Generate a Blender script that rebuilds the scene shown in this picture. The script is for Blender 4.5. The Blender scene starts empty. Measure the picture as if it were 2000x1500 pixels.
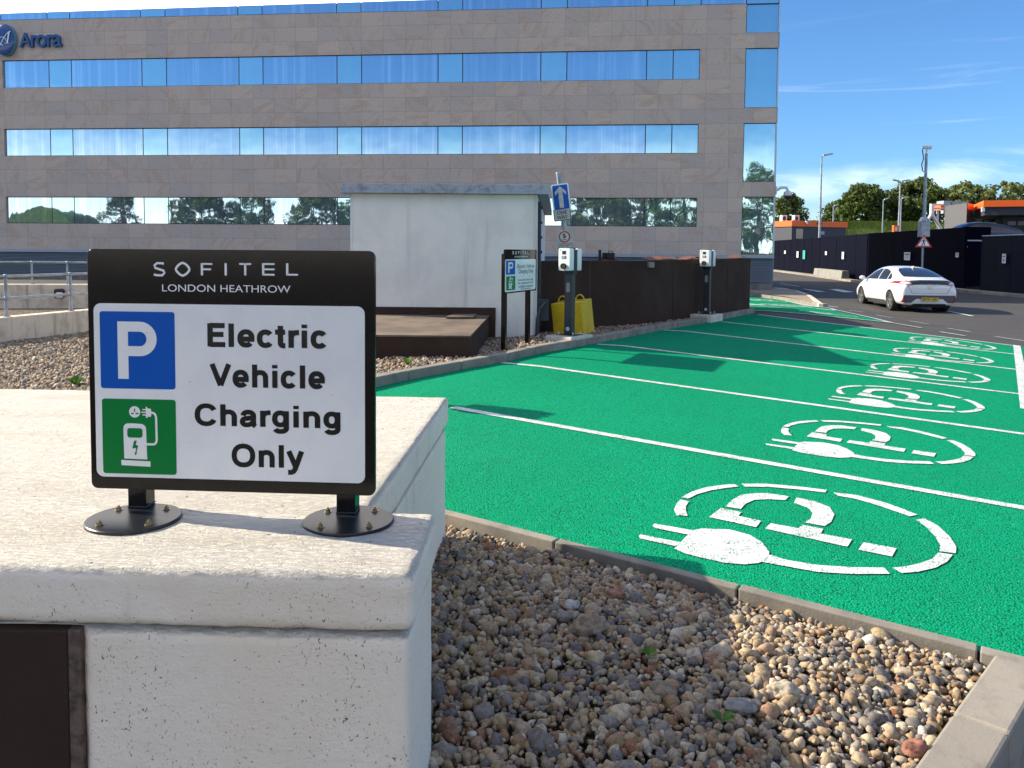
import bpy, bmesh, math, random
import numpy as np
from mathutils import Vector, Matrix, noise
from mathutils.bvhtree import BVHTree
random.seed(7); rng = np.random.default_rng(7)
SC = bpy.context.scene; C = SC.collection
R = math.radians; PI = math.pi

# ---------------------------------------------------------------- camera, sky, sun, exposure
F, PX, PY, PITCH, ROLL = 1600.0, 1000.0, 575.0, math.atan(.0545), .008     # pixels of the 2000 x 1500 photograph
cam = bpy.data.objects.new('camera', bpy.data.cameras.new('camera')); C.objects.link(cam)
cam.data.sensor_width = 36; cam.data.lens = F/2000*36
cam.data.shift_y = -(750-PY)/2000
cam.data.clip_start = .05; cam.data.clip_end = 6000
CAMROT = (Matrix.Rotation(PI/2-PITCH, 3, 'X') @ Matrix.Rotation(ROLL, 3, 'Z'))
cam.matrix_world = CAMROT.to_4x4()
SC.camera = cam

SUN_AZ, SUN_EL = R(-16), R(29)                  # heading of the cast shadows (from +X) and the sun's height
sx, sy = math.cos(SUN_AZ), math.sin(SUN_AZ)     # shadows run along (sx, sy)
sun = bpy.data.objects.new('sun', bpy.data.lights.new('sun', 'SUN')); C.objects.link(sun)
sun.data.energy = 3.65; sun.data.angle = R(.53); sun.data.color = (1, .88, .69)
sun.rotation_euler = Vector((sx*math.cos(SUN_EL), sy*math.cos(SUN_EL), -math.sin(SUN_EL))).to_track_quat('-Z', 'Y').to_euler()
sun.location = (-40, 20, 30)

W = bpy.data.worlds.new('World'); SC.world = W; W.use_nodes = True
def build_sky():
    nt = W.node_tree; N = nt.nodes; L = nt.links
    bg = N['Background']; bg.inputs['Strength'].default_value = .14
    sk = N.new('ShaderNodeTexSky'); sk.sky_type = 'NISHITA'; sk.sun_disc = False
    sk.sun_elevation = SUN_EL; sk.sun_rotation = math.atan2(-sx, -sy)
    sk.air_density = 1.0; sk.dust_density = .35; sk.ozone_density = 2.2; sk.altitude = 50
    tc = N.new('ShaderNodeTexCoord')
    sep = N.new('ShaderNodeSeparateXYZ'); L.new(tc.outputs['Generated'], sep.inputs[0])
    def math_(op, a, b=None, c=None):
        n = N.new('ShaderNodeMath'); n.operation = op
        for i, v in enumerate((a, b, c)):
            if v is None: continue
            if isinstance(v, (int, float)): n.inputs[i].default_value = v
            else: L.new(v, n.inputs[i])
        return n.outputs[0]
    def ss(v, lo, hi):
        n = N.new('ShaderNodeMapRange'); n.interpolation_type = 'SMOOTHSTEP'
        L.new(v, n.inputs[0]); n.inputs[1].default_value = lo; n.inputs[2].default_value = hi
        return n.outputs[0]
    def noi(scale, rot, sc, detail=6, rough=.6, dist=.4):
        mp = N.new('ShaderNodeMapping'); L.new(tc.outputs['Generated'], mp.inputs[0])
        mp.inputs['Rotation'].default_value = rot; mp.inputs['Scale'].default_value = sc
        t = N.new('ShaderNodeTexNoise'); L.new(mp.outputs[0], t.inputs['Vector'])
        t.inputs['Scale'].default_value = scale; t.inputs['Detail'].default_value = detail
        t.inputs['Roughness'].default_value = rough; t.inputs['Distortion'].default_value = dist
        return t.outputs[0]
    z = sep.outputs[2]; x = sep.outputs[0]; y = sep.outputs[1]
    warp = math_('MULTIPLY', math_('SUBTRACT', noi(5, (0, 0, 0), (1, 1, 1), 3), .5), .055)
    zz = math_('ADD', z, math_('ADD', warp, math_('MULTIPLY', x, -.07)))
    # a low bank of thin cloud and thin streaks above it
    band = math_('MULTIPLY', ss(zz, .028, .05), math_('SUBTRACT', 1, ss(zz, .052, .075)))
    band = math_('MULTIPLY', band, ss(noi(9, (0, 0, 0), (1, 1, 4)), .3, .62))
    lo = math_('MULTIPLY', math_('SUBTRACT', 1, ss(z, .0, .085)), .35)
    st = math_('MULTIPLY', ss(noi(3.2, (.1, .18, .3), (1.2, 1.2, 16), 7, .6, .7), .56, .78), math_('SUBTRACT', 1, ss(z, .17, .3)))
    cl = math_('ADD', math_('MULTIPLY', band, .42), math_('ADD', lo, math_('MULTIPLY', st, .16)))
    # overexposed sky over the left of the roofline, put in as white cloud
    big = math_('MULTIPLY', math_('SUBTRACT', 1, ss(x, -.12, .02)), ss(y, .3, .6))
    big = math_('MULTIPLY', big, ss(z, .12, .22)); big = math_('MULTIPLY', big, .75)
    # fill light added behind the photographer: low haze mirrored in glass, unseen cloud high up
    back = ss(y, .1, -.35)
    fill_puff = ss(noi(2.4, (0, 0, 0), (1, 1, 2.2), 5, .6, .5), .25, .6)
    bk = math_('MAXIMUM', math_('SUBTRACT', 1, ss(z, -.02, .16)), math_('MULTIPLY', ss(z, .34, .5), math_('MULTIPLY', fill_puff, .28)))
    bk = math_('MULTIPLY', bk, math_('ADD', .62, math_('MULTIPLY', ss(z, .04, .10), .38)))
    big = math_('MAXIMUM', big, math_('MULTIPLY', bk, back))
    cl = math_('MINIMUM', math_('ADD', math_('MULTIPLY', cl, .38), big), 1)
    tint = N.new('ShaderNodeMix'); tint.data_type = 'RGBA'; tint.blend_type = 'MULTIPLY'; tint.inputs['Factor'].default_value = 1
    L.new(sk.outputs[0], tint.inputs['A']); tint.inputs['B'].default_value = (.23, .365, .515, 1)
    mix = N.new('ShaderNodeMix'); mix.data_type = 'RGBA'
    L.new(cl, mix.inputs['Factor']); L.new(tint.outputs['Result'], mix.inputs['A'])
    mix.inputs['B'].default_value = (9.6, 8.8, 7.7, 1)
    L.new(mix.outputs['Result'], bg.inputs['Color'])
build_sky()
SC.view_settings.view_transform = 'Standard'; SC.view_settings.look = 'None'
SC.view_settings.exposure = 1.42; SC.view_settings.gamma = 1
SC.cycles.use_denoising = True
SC.cycles.max_bounces = 6; SC.cycles.diffuse_bounces = 3; SC.cycles.glossy_bounces = 3; SC.cycles.transparent_max_bounces = 8
SC.cycles.caustics_reflective = False; SC.cycles.caustics_refractive = False

# ---------------------------------------------------------------- from photo measurements to places
def ray(x, y):
    return CAMROT @ Vector(((x-PX)/F, -(y-PY)/F, -1))
def at(x, y, Y):                      # the point of the ray that is Y metres ahead
    d = ray(x, y); return d*(Y/d.y)
def on_z(x, y, z):
    d = ray(x, y); return d*(z/d.z)
def on_plane(x, y, P, Nn):
    d = ray(x, y); return d*(P.dot(Nn)/d.dot(Nn))
L0 = (5.32, 17.77); BU = (.521, .853); BV = (.886, -.463); BAY = 2.5
DET = BV[0]*BU[1]-BV[1]*BU[0]
ROAD = -1.88
def ab(X, Y):                         # a: across the bays from the left kerb, n: count of bays along the row
    dx, dy = X-L0[0], Y-L0[1]
    return (dx*BU[1]-dy*BU[0])/DET, 5+((BV[0]*dy-BV[1]*dx)/DET)/BAY
def sst(t): t = min(1, max(0, t)); return t*t*(3-2*t)
def ground_an(a, n):
    sl = min(.11, max(.028, .034+.0094*n))
    t = sst((n-5.3)/4.5)
    return max(ROAD, -1.365-.42*t-max(a, 0)*sl)
def ground(X, Y): return ground_an(*ab(X, Y))
def anp(a, n, off=0.):
    b = (n-5)*BAY
    return Vector((L0[0]+a*BV[0]+b*BU[0], L0[1]+a*BV[1]+b*BU[1], ground_an(a, n)+off))
def on_ground(x, y):
    d = ray(x, y); lo, hi = .5, 260.
    for _ in range(50):
        m = (lo+hi)/2
        if d.z*m > ground(d.x*m, d.y*m): lo = m
        else: hi = m
    return d*lo

# ---------------------------------------------------------------- materials
def node(nt, t, **kw):
    n = nt.nodes.new(t)
    for k, v in kw.items():
        if k in n.inputs: n.inputs[k].default_value = v
        else: setattr(n, k, v)
    return n
def c4(c): return (c[0], c[1], c[2], 1)
def nz(nt, vec, scale, detail=3, rough=.55, dist=0, stretch=None, rot=None):
    if stretch or rot:
        mp = node(nt, 'ShaderNodeMapping'); nt.links.new(vec, mp.inputs[0])
        if stretch: mp.inputs['Scale'].default_value = stretch
        if rot: mp.inputs['Rotation'].default_value = rot
        vec = mp.outputs[0]
    t = node(nt, 'ShaderNodeTexNoise', Scale=scale, Detail=detail, Roughness=rough, Distortion=dist)
    nt.links.new(vec, t.inputs['Vector']); return t.outputs['Fac']
def vor(nt, vec, scale, feature='F1'):
    t = node(nt, 'ShaderNodeTexVoronoi', Scale=scale); t.feature = feature
    nt.links.new(vec, t.inputs['Vector']); return t
def ramp(nt, fac, lo, hi, a=0., b=1.):
    m = node(nt, 'ShaderNodeMapRange'); m.interpolation_type = 'SMOOTHSTEP'
    nt.links.new(fac, m.inputs[0])
    for i, v in ((1, lo), (2, hi), (3, a), (4, b)): m.inputs[i].default_value = v
    return m.outputs[0]
def mixc(nt, fac, A, B):
    m = node(nt, 'ShaderNodeMix'); m.data_type = 'RGBA'
    for k, v in (('Factor', fac), ('A', A), ('B', B)):
        if isinstance(v, tuple): m.inputs[k].default_value = c4(v)
        elif isinstance(v, (int, float)): m.inputs[k].default_value = v
        else: nt.links.new(v, m.inputs[k])
    return m.outputs['Result']
def mth(nt, op, a, b):
    m = node(nt, 'ShaderNodeMath'); m.operation = op
    for i, v in ((0, a), (1, b)):
        if isinstance(v, (int, float)): m.inputs[i].default_value = v
        else: nt.links.new(v, m.inputs[i])
    return m.outputs[0]
def start(name, col=(.5, .5, .5), rough=.6, metal=0., coat=0., spec=.5):
    m = bpy.data.materials.new(name); m.use_nodes = True; nt = m.node_tree; b = nt.nodes['Principled BSDF']
    b.inputs['Base Color'].default_value = c4(col); b.inputs['Roughness'].default_value = rough
    b.inputs['Metallic'].default_value = metal; b.inputs['Coat Weight'].default_value = coat
    b.inputs['Coat Roughness'].default_value = .05; b.inputs['Specular IOR Level'].default_value = spec
    tc = node(nt, 'ShaderNodeTexCoord'); return m, nt, b, tc.outputs['Object']
def bump(nt, b, h, strength, dist):
    n = node(nt, 'ShaderNodeBump', Strength=strength, Distance=dist)
    nt.links.new(h, n.inputs['Height'])
    if b.inputs['Normal'].is_linked: nt.links.new(b.inputs['Normal'].links[0].from_socket, n.inputs['Normal'])
    nt.links.new(n.outputs[0], b.inputs['Normal'])
def surf(name, col, rough=.6, metal=0., coat=0., spec=.5, vary=None, streak=None, speck=None, bumps=(), island=0.):
    m, nt, b, v = start(name, col, rough, metal, coat, spec); c = col
    if vary: c = mixc(nt, ramp(nt, nz(nt, v, vary[1], 5, .6, .3), vary[2], vary[3]), c, vary[0])
    if streak: c = mixc(nt, ramp(nt, nz(nt, v, 1, 4, .6, .2, streak[1]), streak[2], streak[3], 0, streak[4] if len(streak) > 4 else 1), c, streak[0])
    if speck: c = mixc(nt, ramp(nt, nz(nt, v, speck[1], 2, .5), speck[2], speck[2]+.03), c, speck[0])
    if island:
        g = node(nt, 'ShaderNodeNewGeometry')
        c = mixc(nt, mth(nt, 'MULTIPLY', g.outputs['Random Per Island'], island), c, tuple(x*.45 for x in col))
    if not isinstance(c, tuple): nt.links.new(c, b.inputs['Base Color'])
    for sc, st, di in bumps: bump(nt, b, nz(nt, v, sc, 4, .6), st, di)
    return m
M = {}
M['black_gloss'] = surf('black_gloss', (.008, .006, .005), .14, spec=.3, vary=((.011, .009, .008), 12, .4, .7), bumps=((9, .08, .002),))
M['black'] = surf('black', (.015, .015, .016), .45)
M['black_plate'] = surf('black_plate', (.012, .013, .017), .3, vary=((.03, .03, .033), 40, .55, .75), bumps=((60, .1, .002),))
M['rubber'] = surf('rubber', (.018, .018, .018), .8)
M['white_vinyl'] = surf('white_vinyl', (.88, .87, .84), .3, coat=.1, vary=((.82, .81, .79), 6, .4, .7), speck=((.2, .19, .18), 75, .765))
M['blue_vinyl'] = surf('blue_vinyl', (.002, .095, .46), .3, spec=.2)
M['green_vinyl'] = surf('green_vinyl', (.002, .20, .040), .3, spec=.2)
M['red_vinyl'] = surf('red_vinyl', (.45, .015, .02), .35)
M['brass'] = surf('brass', (.34, .27, .16), .4, metal=.8, bumps=((200, .2, .001),))
M['galv'] = surf('galvanised_steel', (.36, .40, .43), .45, metal=.55, vary=((.22, .25, .28), 5, .35, .7))
M['galv_light'] = surf('pale_galvanised_steel', (.62, .66, .68), .45, metal=.3)
M['steel_dark'] = surf('dark_post_paint', (.032, .033, .037), .38, bumps=((80, .05, .001),))
M['charger_white'] = surf('charger_white', (.78, .80, .80), .3, coat=.2)
M['screen'] = surf('screen', (.03, .05, .07), .1)
M['concrete'] = surf('concrete', (.30, .275, .235), .9, vary=((.18, .165, .14), 5, .4, .68), speck=((.12, .11, .10), 160, .68), bumps=((90, .35, .004),), island=.5)
M['concrete_pale'] = surf('pale_concrete', (.66, .57, .45), .9, vary=((.46, .39, .30), 3, .45, .7), streak=((.26, .21, .16), (7, 7, .7), .5, .72, .7), bumps=((60, .3, .004),))
M['plinth'] = surf('plinth_concrete', (.60, .56, .48), .85, vary=((.45, .42, .36), 8, .45, .7), bumps=((70, .2, .003),))
M['felt_brown'] = surf('brown_roofing_felt', (.042, .024, .018), .85, spec=.2, vary=((.058, .034, .026), 1.3, .35, .7), streak=((.075, .06, .05), (9, 9, .5), .6, .8, .5), bumps=((5, .25, .02), (260, .2, .002)))
M['felt_grey'] = surf('weathered_roofing_felt', (.165, .125, .09), .9, vary=((.10, .075, .055), 2.2, .4, .65), streak=((.07, .05, .04), (.6, 14, 14), .58, .66, .6), bumps=((4, .2, .02), (220, .25, .002)))
M['rust'] = surf('rusty_flashing', (.22, .075, .035), .75, vary=((.08, .04, .03), 12, .4, .65))
M['yellow'] = surf('yellow_paint', (.68, .45, .004), .55, vary=((.56, .36, .004), 6, .45, .7), bumps=((30, .15, .004),))
M['hut_white'] = surf('hut_render', (.82, .80, .73), .75, vary=((.72, .70, .65), 1.6, .4, .7), streak=((.48, .45, .38), (5, 5, .4), .56, .82, .55), speck=((.30, .28, .24), 30, .74), bumps=((35, .12, .004), (3, .1, .01)))
M['hut_trim'] = surf('hut_metal_trim', (.36, .40, .46), .5, vary=((.22, .24, .27), 7, .45, .7), streak=((.2, .2, .2), (14, 14, 1), .55, .7, .5))
M['hoarding'] = surf('navy_hoarding', (.0018, .002, .008), .7, spec=.03, streak=((.003, .004, .014), (9, 9, .6), .5, .7, .8))
M['orange'] = surf('orange_fascia', (.85, .13, .008), .45)
M['cabin_grey'] = surf('cabin_grey', (.035, .04, .055), .6)
M['cabin_mid'] = surf('cabin_mid_grey', (.085, .085, .09), .7)
M['glass_dark'] = surf('dark_glass', (.015, .02, .028), .04, spec=.7)
M['bark'] = surf('bark', (.07, .05, .035), .9, bumps=((14, .5, .03),))
M['louvre'] = surf('louvre_metal', (.30, .36, .42), .45, metal=.3)
M['frame_dark'] = surf('window_frame_dark', (.03, .04, .05), .4)
M['grass'] = surf('bank_grass', (.085, .13, .018), .95, vary=((.055, .095, .014), .4, .35, .65), speck=((.12, .16, .03), 3, .6), bumps=((2.2, .8, .25),))
M['logo_blue'] = surf('logo_blue', (.006, .065, .22), .3, coat=.3)
M['logo_white'] = surf('logo_white', (.75, .8, .85), .4)

def mat_green():
    m, nt, b, v = start('green_asphalt', rough=.85, spec=.05)
    vo = vor(nt, v, 100); big = nz(nt, v, .7, 4, .6); mid = nz(nt, v, 28, 3, .6)
    c = mixc(nt, ramp(nt, big, .35, .68), (.001, .325, .158), (.002, .28, .135))
    c = mixc(nt, ramp(nt, mid, .3, .75), c, (.002, .24, .115))
    c = mixc(nt, ramp(nt, vo.outputs['Distance'], .45, .9), c, (.002, .12, .055))
    c = mixc(nt, ramp(nt, nz(nt, v, .35, 5, .7, 1.0), .56, .76, 0, .45), c, (.025, .21, .11))
    c = mixc(nt, ramp(nt, nz(nt, v, 170, 1), .73, .76), c, (.35, .55, .42))
    nt.links.new(c, b.inputs['Base Color'])
    h = mth(nt, 'SUBTRACT', 1.0, vo.outputs['Distance'])
    bump(nt, b, h, .75, .006); bump(nt, b, nz(nt, v, 45, 3), .5, .006)
    return m
def mat_paint():
    m, nt, b, v = start('road_paint', rough=.6)
    vo = vor(nt, v, 110)
    w = mixc(nt, ramp(nt, nz(nt, v, 2.5, 4), .4, .7), (.70, .71, .70), (.60, .62, .60))
    f = mth(nt, 'MULTIPLY', ramp(nt, vo.outputs['Distance'], .50, .72), ramp(nt, nz(nt, v, 14, 3), .36, .6))
    c = mixc(nt, f, w, (.10, .22, .17))
    nt.links.new(c, b.inputs['Base Color'])
    bump(nt, b, mth(nt, 'SUBTRACT', 1.0, vo.outputs['Distance']), .5, .005)
    return m
def mat_tarmac():
    m, nt, b, v = start('tarmac', rough=.82, spec=.35)
    c = mixc(nt, ramp(nt, nz(nt, v, .28, 5, .65, .6), .38, .66), (.062, .058, .053), (.088, .081, .072))
    c = mixc(nt, ramp(nt, nz(nt, v, 55, 2), .35, .7), c, (.045, .043, .041))
    c = mixc(nt, ramp(nt, nz(nt, v, 130, 1), .68, .74), c, (.2, .19, .18))
    c = mixc(nt, ramp(nt, nz(nt, v, 1, 3, .6, .4, (.15, 2.2, 1), (0, 0, .5)), .6, .72, 0, .5), c, (.045, .044, .043))
    nt.links.new(c, b.inputs['Base Color']); bump(nt, b, nz(nt, v, 70, 3), .5, .006)
    return m
def mat_gravel(name, scale=60):
    m, nt, b, v = start(name, rough=.8, spec=.3)
    g = node(nt, 'ShaderNodeNewGeometry'); r = node(nt, 'ShaderNodeValToRGB'); r.color_ramp.interpolation = 'LINEAR'
    cols = [(.0, (.10, .095, .095)), (.12, (.20, .185, .17)), (.26, (.40, .30, .18)), (.38, (.24, .15, .08)), (.5, (.46, .38, .26)),
            (.62, (.15, .145, .15)), (.72, (.38, .27, .14)), (.8, (.50, .44, .34)), (.88, (.24, .10, .05)), (.94, (.38, .30, .2)), (1., (.56, .52, .45))]
    e = r.color_ramp.elements
    while len(e) < len(cols): e.new(.5)
    for k, (p, c) in enumerate(cols): e[k].position = p; e[k].color = c4(c)
    nt.links.new(g.outputs['Random Per Island'], r.inputs[0])
    dk = node(nt, 'ShaderNodeMix'); dk.data_type = 'RGBA'; dk.blend_type = 'MULTIPLY'
    nt.links.new(r.outputs[0], dk.inputs['A']); dk.inputs['B'].default_value = (.55, .5, .46, 1)
    nt.links.new(ramp(nt, nz(nt, v, scale, 4, .65, .6), .42, .7), dk.inputs['Factor'])
    c = mixc(nt, ramp(nt, nz(nt, v, 330, 2), .62, .72, 0, .5), dk.outputs['Result'], (.6, .55, .48))
    nt.links.new(c, b.inputs['Base Color']); bump(nt, b, nz(nt, v, 190, 4, .65), .5, .003)
    return m
def mat_soil():
    m, nt, b, v = start('gravel_floor', rough=.95, spec=.2)
    vo = vor(nt, v, 34)
    hs = node(nt, 'ShaderNodeSeparateColor'); nt.links.new(vo.outputs['Color'], hs.inputs[0])
    c = mixc(nt, hs.outputs[0], (.13, .10, .075), (.34, .28, .20))
    c = mixc(nt, ramp(nt, vo.outputs['Distance'], .3, .75), c, (.05, .04, .03))
    nt.links.new(c, b.inputs['Base Color']); bump(nt, b, mth(nt, 'SUBTRACT', 1.0, vo.outputs['Distance']), 1., .02)
    return m
def mat_wall():
    m, nt, b, v = start('painted_rough_concrete', rough=.8, spec=.3)
    g = node(nt, 'ShaderNodeNewGeometry'); s = node(nt, 'ShaderNodeSeparateXYZ'); nt.links.new(g.outputs['Normal'], s.inputs[0])
    up = ramp(nt, s.outputs[2], .3, .75)
    side = mixc(nt, ramp(nt, nz(nt, v, 2.2, 5, .6, .4), .38, .68), (.88, .76, .60), (.90, .80, .67))  # same paint, brightened and warmed to put light into the shaded sides
    side = mixc(nt, ramp(nt, nz(nt, v, 1, 3, .6, .2, (9, 9, .6)), .55, .75, 0, .35), side, (.47, .42, .34))
    sp = mth(nt, 'MULTIPLY', ramp(nt, nz(nt, v, 1, 2, .5, 1.2, (120, 120, 85), (.3, .5, .2)), .655, .69), ramp(nt, nz(nt, v, 3, 3), .42, .6))
    side = mixc(nt, sp, side, (.16, .14, .12))
    sp2 = ramp(nt, nz(nt, v, 130, 1), .74, .77); side = mixc(nt, sp2, side, (.22, .20, .17))
    top = mixc(nt, ramp(nt, nz(nt, v, 2.0, 5, .65, .8, (1, 3, 1), (0, 0, .5)), .45, .72), (.76, .72, .64), (.66, .61, .52))  # same paint, colour darkened on top against the strong sun
    top = mixc(nt, ramp(nt, nz(nt, v, 48, 1), .755, .775), top, (.2, .18, .15))
    c = mixc(nt, up, side, top); nt.links.new(c, b.inputs['Base Color'])
    n1 = nz(nt, v, 1, 5, .7, 1.4, (30, 80, 50), (0, 0, .55)); n2 = nz(nt, v, 150, 3, .6)
    bump(nt, b, mth(nt, 'MULTIPLY', n1, ramp(nt, s.outputs[2], .2, .7, .10, 1)), 1.0, .022)
    bump(nt, b, n2, .35, .003); bump(nt, b, nz(nt, v, 9, 4, .6), .4, .012)
    return m
def mat_stone():
    m, nt, b, v = start('sandstone_cladding', rough=.75, spec=.3)
    s = node(nt, 'ShaderNodeSeparateXYZ'); nt.links.new(v, s.inputs[0])
    gx = mth(nt, 'DIVIDE', s.outputs[0], STONE_W); gz = mth(nt, 'DIVIDE', mth(nt, 'SUBTRACT', s.outputs[2], STONE_Z0), STONE_H)
    fx = mth(nt, 'FLOOR', gx, 0); fz = mth(nt, 'FLOOR', gz, 0)
    cb = node(nt, 'ShaderNodeCombineXYZ'); nt.links.new(fx, cb.inputs[0]); nt.links.new(fz, cb.inputs[1])
    wn = node(nt, 'ShaderNodeTexWhiteNoise'); nt.links.new(cb.outputs[0], wn.inputs['Vector'])
    cell = node(nt, 'ShaderNodeVectorMath'); cell.operation = 'MULTIPLY_ADD'
    nt.links.new(wn.outputs['Color'], cell.inputs[0]); cell.inputs[1].default_value = (60, 60, 60); nt.links.new(v, cell.inputs[2])
    rt = node(nt, 'ShaderNodeVectorRotate'); rt.rotation_type = 'Y_AXIS'; nt.links.new(cell.outputs[0], rt.inputs[0])
    nt.links.new(mth(nt, 'MULTIPLY', wn.outputs['Value'], 3.1), rt.inputs['Angle'])
    vein = nz(nt, rt.outputs[0], .55, 5, .6, 1.6, (1, 1, 3.0))
    c = mixc(nt, wn.outputs['Value'], (.57, .47, .39), (.47, .41, .37))
    c = mixc(nt, ramp(nt, vein, .47, .66, 0, .7), c, (.46, .345, .265))
    c = mixc(nt, ramp(nt, vein, .28, .44, .35, 0), c, (.52, .455, .41))
    c = mixc(nt, ramp(nt, nz(nt, v, 14, 4), .45, .75, 0, .3), c, (.2, .17, .145))
    jx = mth(nt, 'ABSOLUTE', mth(nt, 'SUBTRACT', mth(nt, 'FRACT', gx, 0), .5), 0)
    jz = mth(nt, 'ABSOLUTE', mth(nt, 'SUBTRACT', mth(nt, 'FRACT', gz, 0), .5), 0)
    j = mth(nt, 'MAXIMUM', mth(nt, 'GREATER_THAN', jx, .5-.008), mth(nt, 'GREATER_THAN', jz, .5-.013))
    c = mixc(nt, mth(nt, 'MULTIPLY', j, .36), c, (.11, .09, .08)); nt.links.new(c, b.inputs['Base Color'])
    bump(nt, b, mth(nt, 'SUBTRACT', 1.0, j), .3, .008)
    return m
def mat_pane(name, tint, streaky):
    m, nt, b, v = start(name, rough=.02, metal=.86)
    oi = node(nt, 'ShaderNodeObjectInfo')
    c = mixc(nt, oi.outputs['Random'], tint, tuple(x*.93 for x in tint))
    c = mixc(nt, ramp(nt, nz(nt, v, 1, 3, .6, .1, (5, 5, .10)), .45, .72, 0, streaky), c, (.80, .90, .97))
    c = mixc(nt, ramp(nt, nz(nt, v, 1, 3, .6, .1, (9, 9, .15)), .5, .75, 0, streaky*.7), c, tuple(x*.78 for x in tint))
    nt.links.new(c, b.inputs['Base Color'])
    bump(nt, b, nz(nt, v, .5, 2, .5), .16, .05); bump(nt, b, nz(nt, v, 1, 2, .5, 0, (1.4, 1.4, .5)), .14, .02)
    return m
def mat_leaf(name, a, bcol):
    m = bpy.data.materials.new(name); m.use_nodes = True; nt = m.node_tree; b = nt.nodes['Principled BSDF']
    g = node(nt, 'ShaderNodeNewGeometry')
    c = mixc(nt, g.outputs['Random Per Island'], a, bcol); nt.links.new(c, b.inputs['Base Color'])
    b.inputs['Roughness'].default_value = .6; b.inputs['Specular IOR Level'].default_value = .25
    tr = node(nt, 'ShaderNodeBsdfTranslucent'); nt.links.new(c, tr.inputs[0])
    mx = node(nt, 'ShaderNodeMixShader'); mx.inputs[0].default_value = .3
    nt.links.new(b.outputs[0], mx.inputs[1]); nt.links.new(tr.outputs[0], mx.inputs[2])
    nt.links.new(mx.outputs[0], nt.nodes['Material Output'].inputs[0]); return m
def mat_car():
    m, nt, b, v = start('white_car_paint', (.70, .71, .73), .3, coat=.8); b.inputs['Coat Roughness'].default_value = .03
    return m
STONE_W, STONE_H, STONE_Z0 = 1.03, .648, 0.
M['green'] = mat_green(); M['paint'] = mat_paint(); M['tarmac'] = mat_tarmac()
M['gravel'] = mat_gravel('gravel_stones'); M['soil'] = mat_soil(); M['wall'] = mat_wall(); M['pane'] = mat_pane('mirror_glazing', (.46, .64, .78), .55); M['pane_narrow'] = mat_pane('mirror_glazing_narrow', (.48, .73, .80), .12)
M['leaf_dark'] = mat_leaf('leaf_dark', (.045, .078, .016), (.12, .155, .035))
M['leaf_light'] = mat_leaf('leaf_light', (.09, .125, .03), (.19, .21, .065))
M['leaf_weed'] = mat_leaf('leaf_weed', (.05, .13, .015), (.10, .20, .03))
M['car_white'] = mat_car()
M['car_dark'] = surf('dark_blue_car_paint', (.008, .014, .04), .3, coat=.8)
M['alloy'] = surf('alloy', (.45, .45, .46), .3, metal=.8)
M['tail_red'] = surf('tail_red', (.30, .01, .03), .15, coat=.5)
M['tail_clear'] = surf('tail_clear', (.62, .55, .58), .12, coat=.5)
M['amber'] = surf('amber', (.6, .25, .03), .2)
M['bumper_grey'] = surf('bumper_grey', (.07, .075, .085), .5)
M['plate_yellow'] = surf('plate_yellow', (.60, .42, .02), .4)
M['chrome'] = surf('chrome', (.6, .62, .65), .15, metal=1.)

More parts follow.
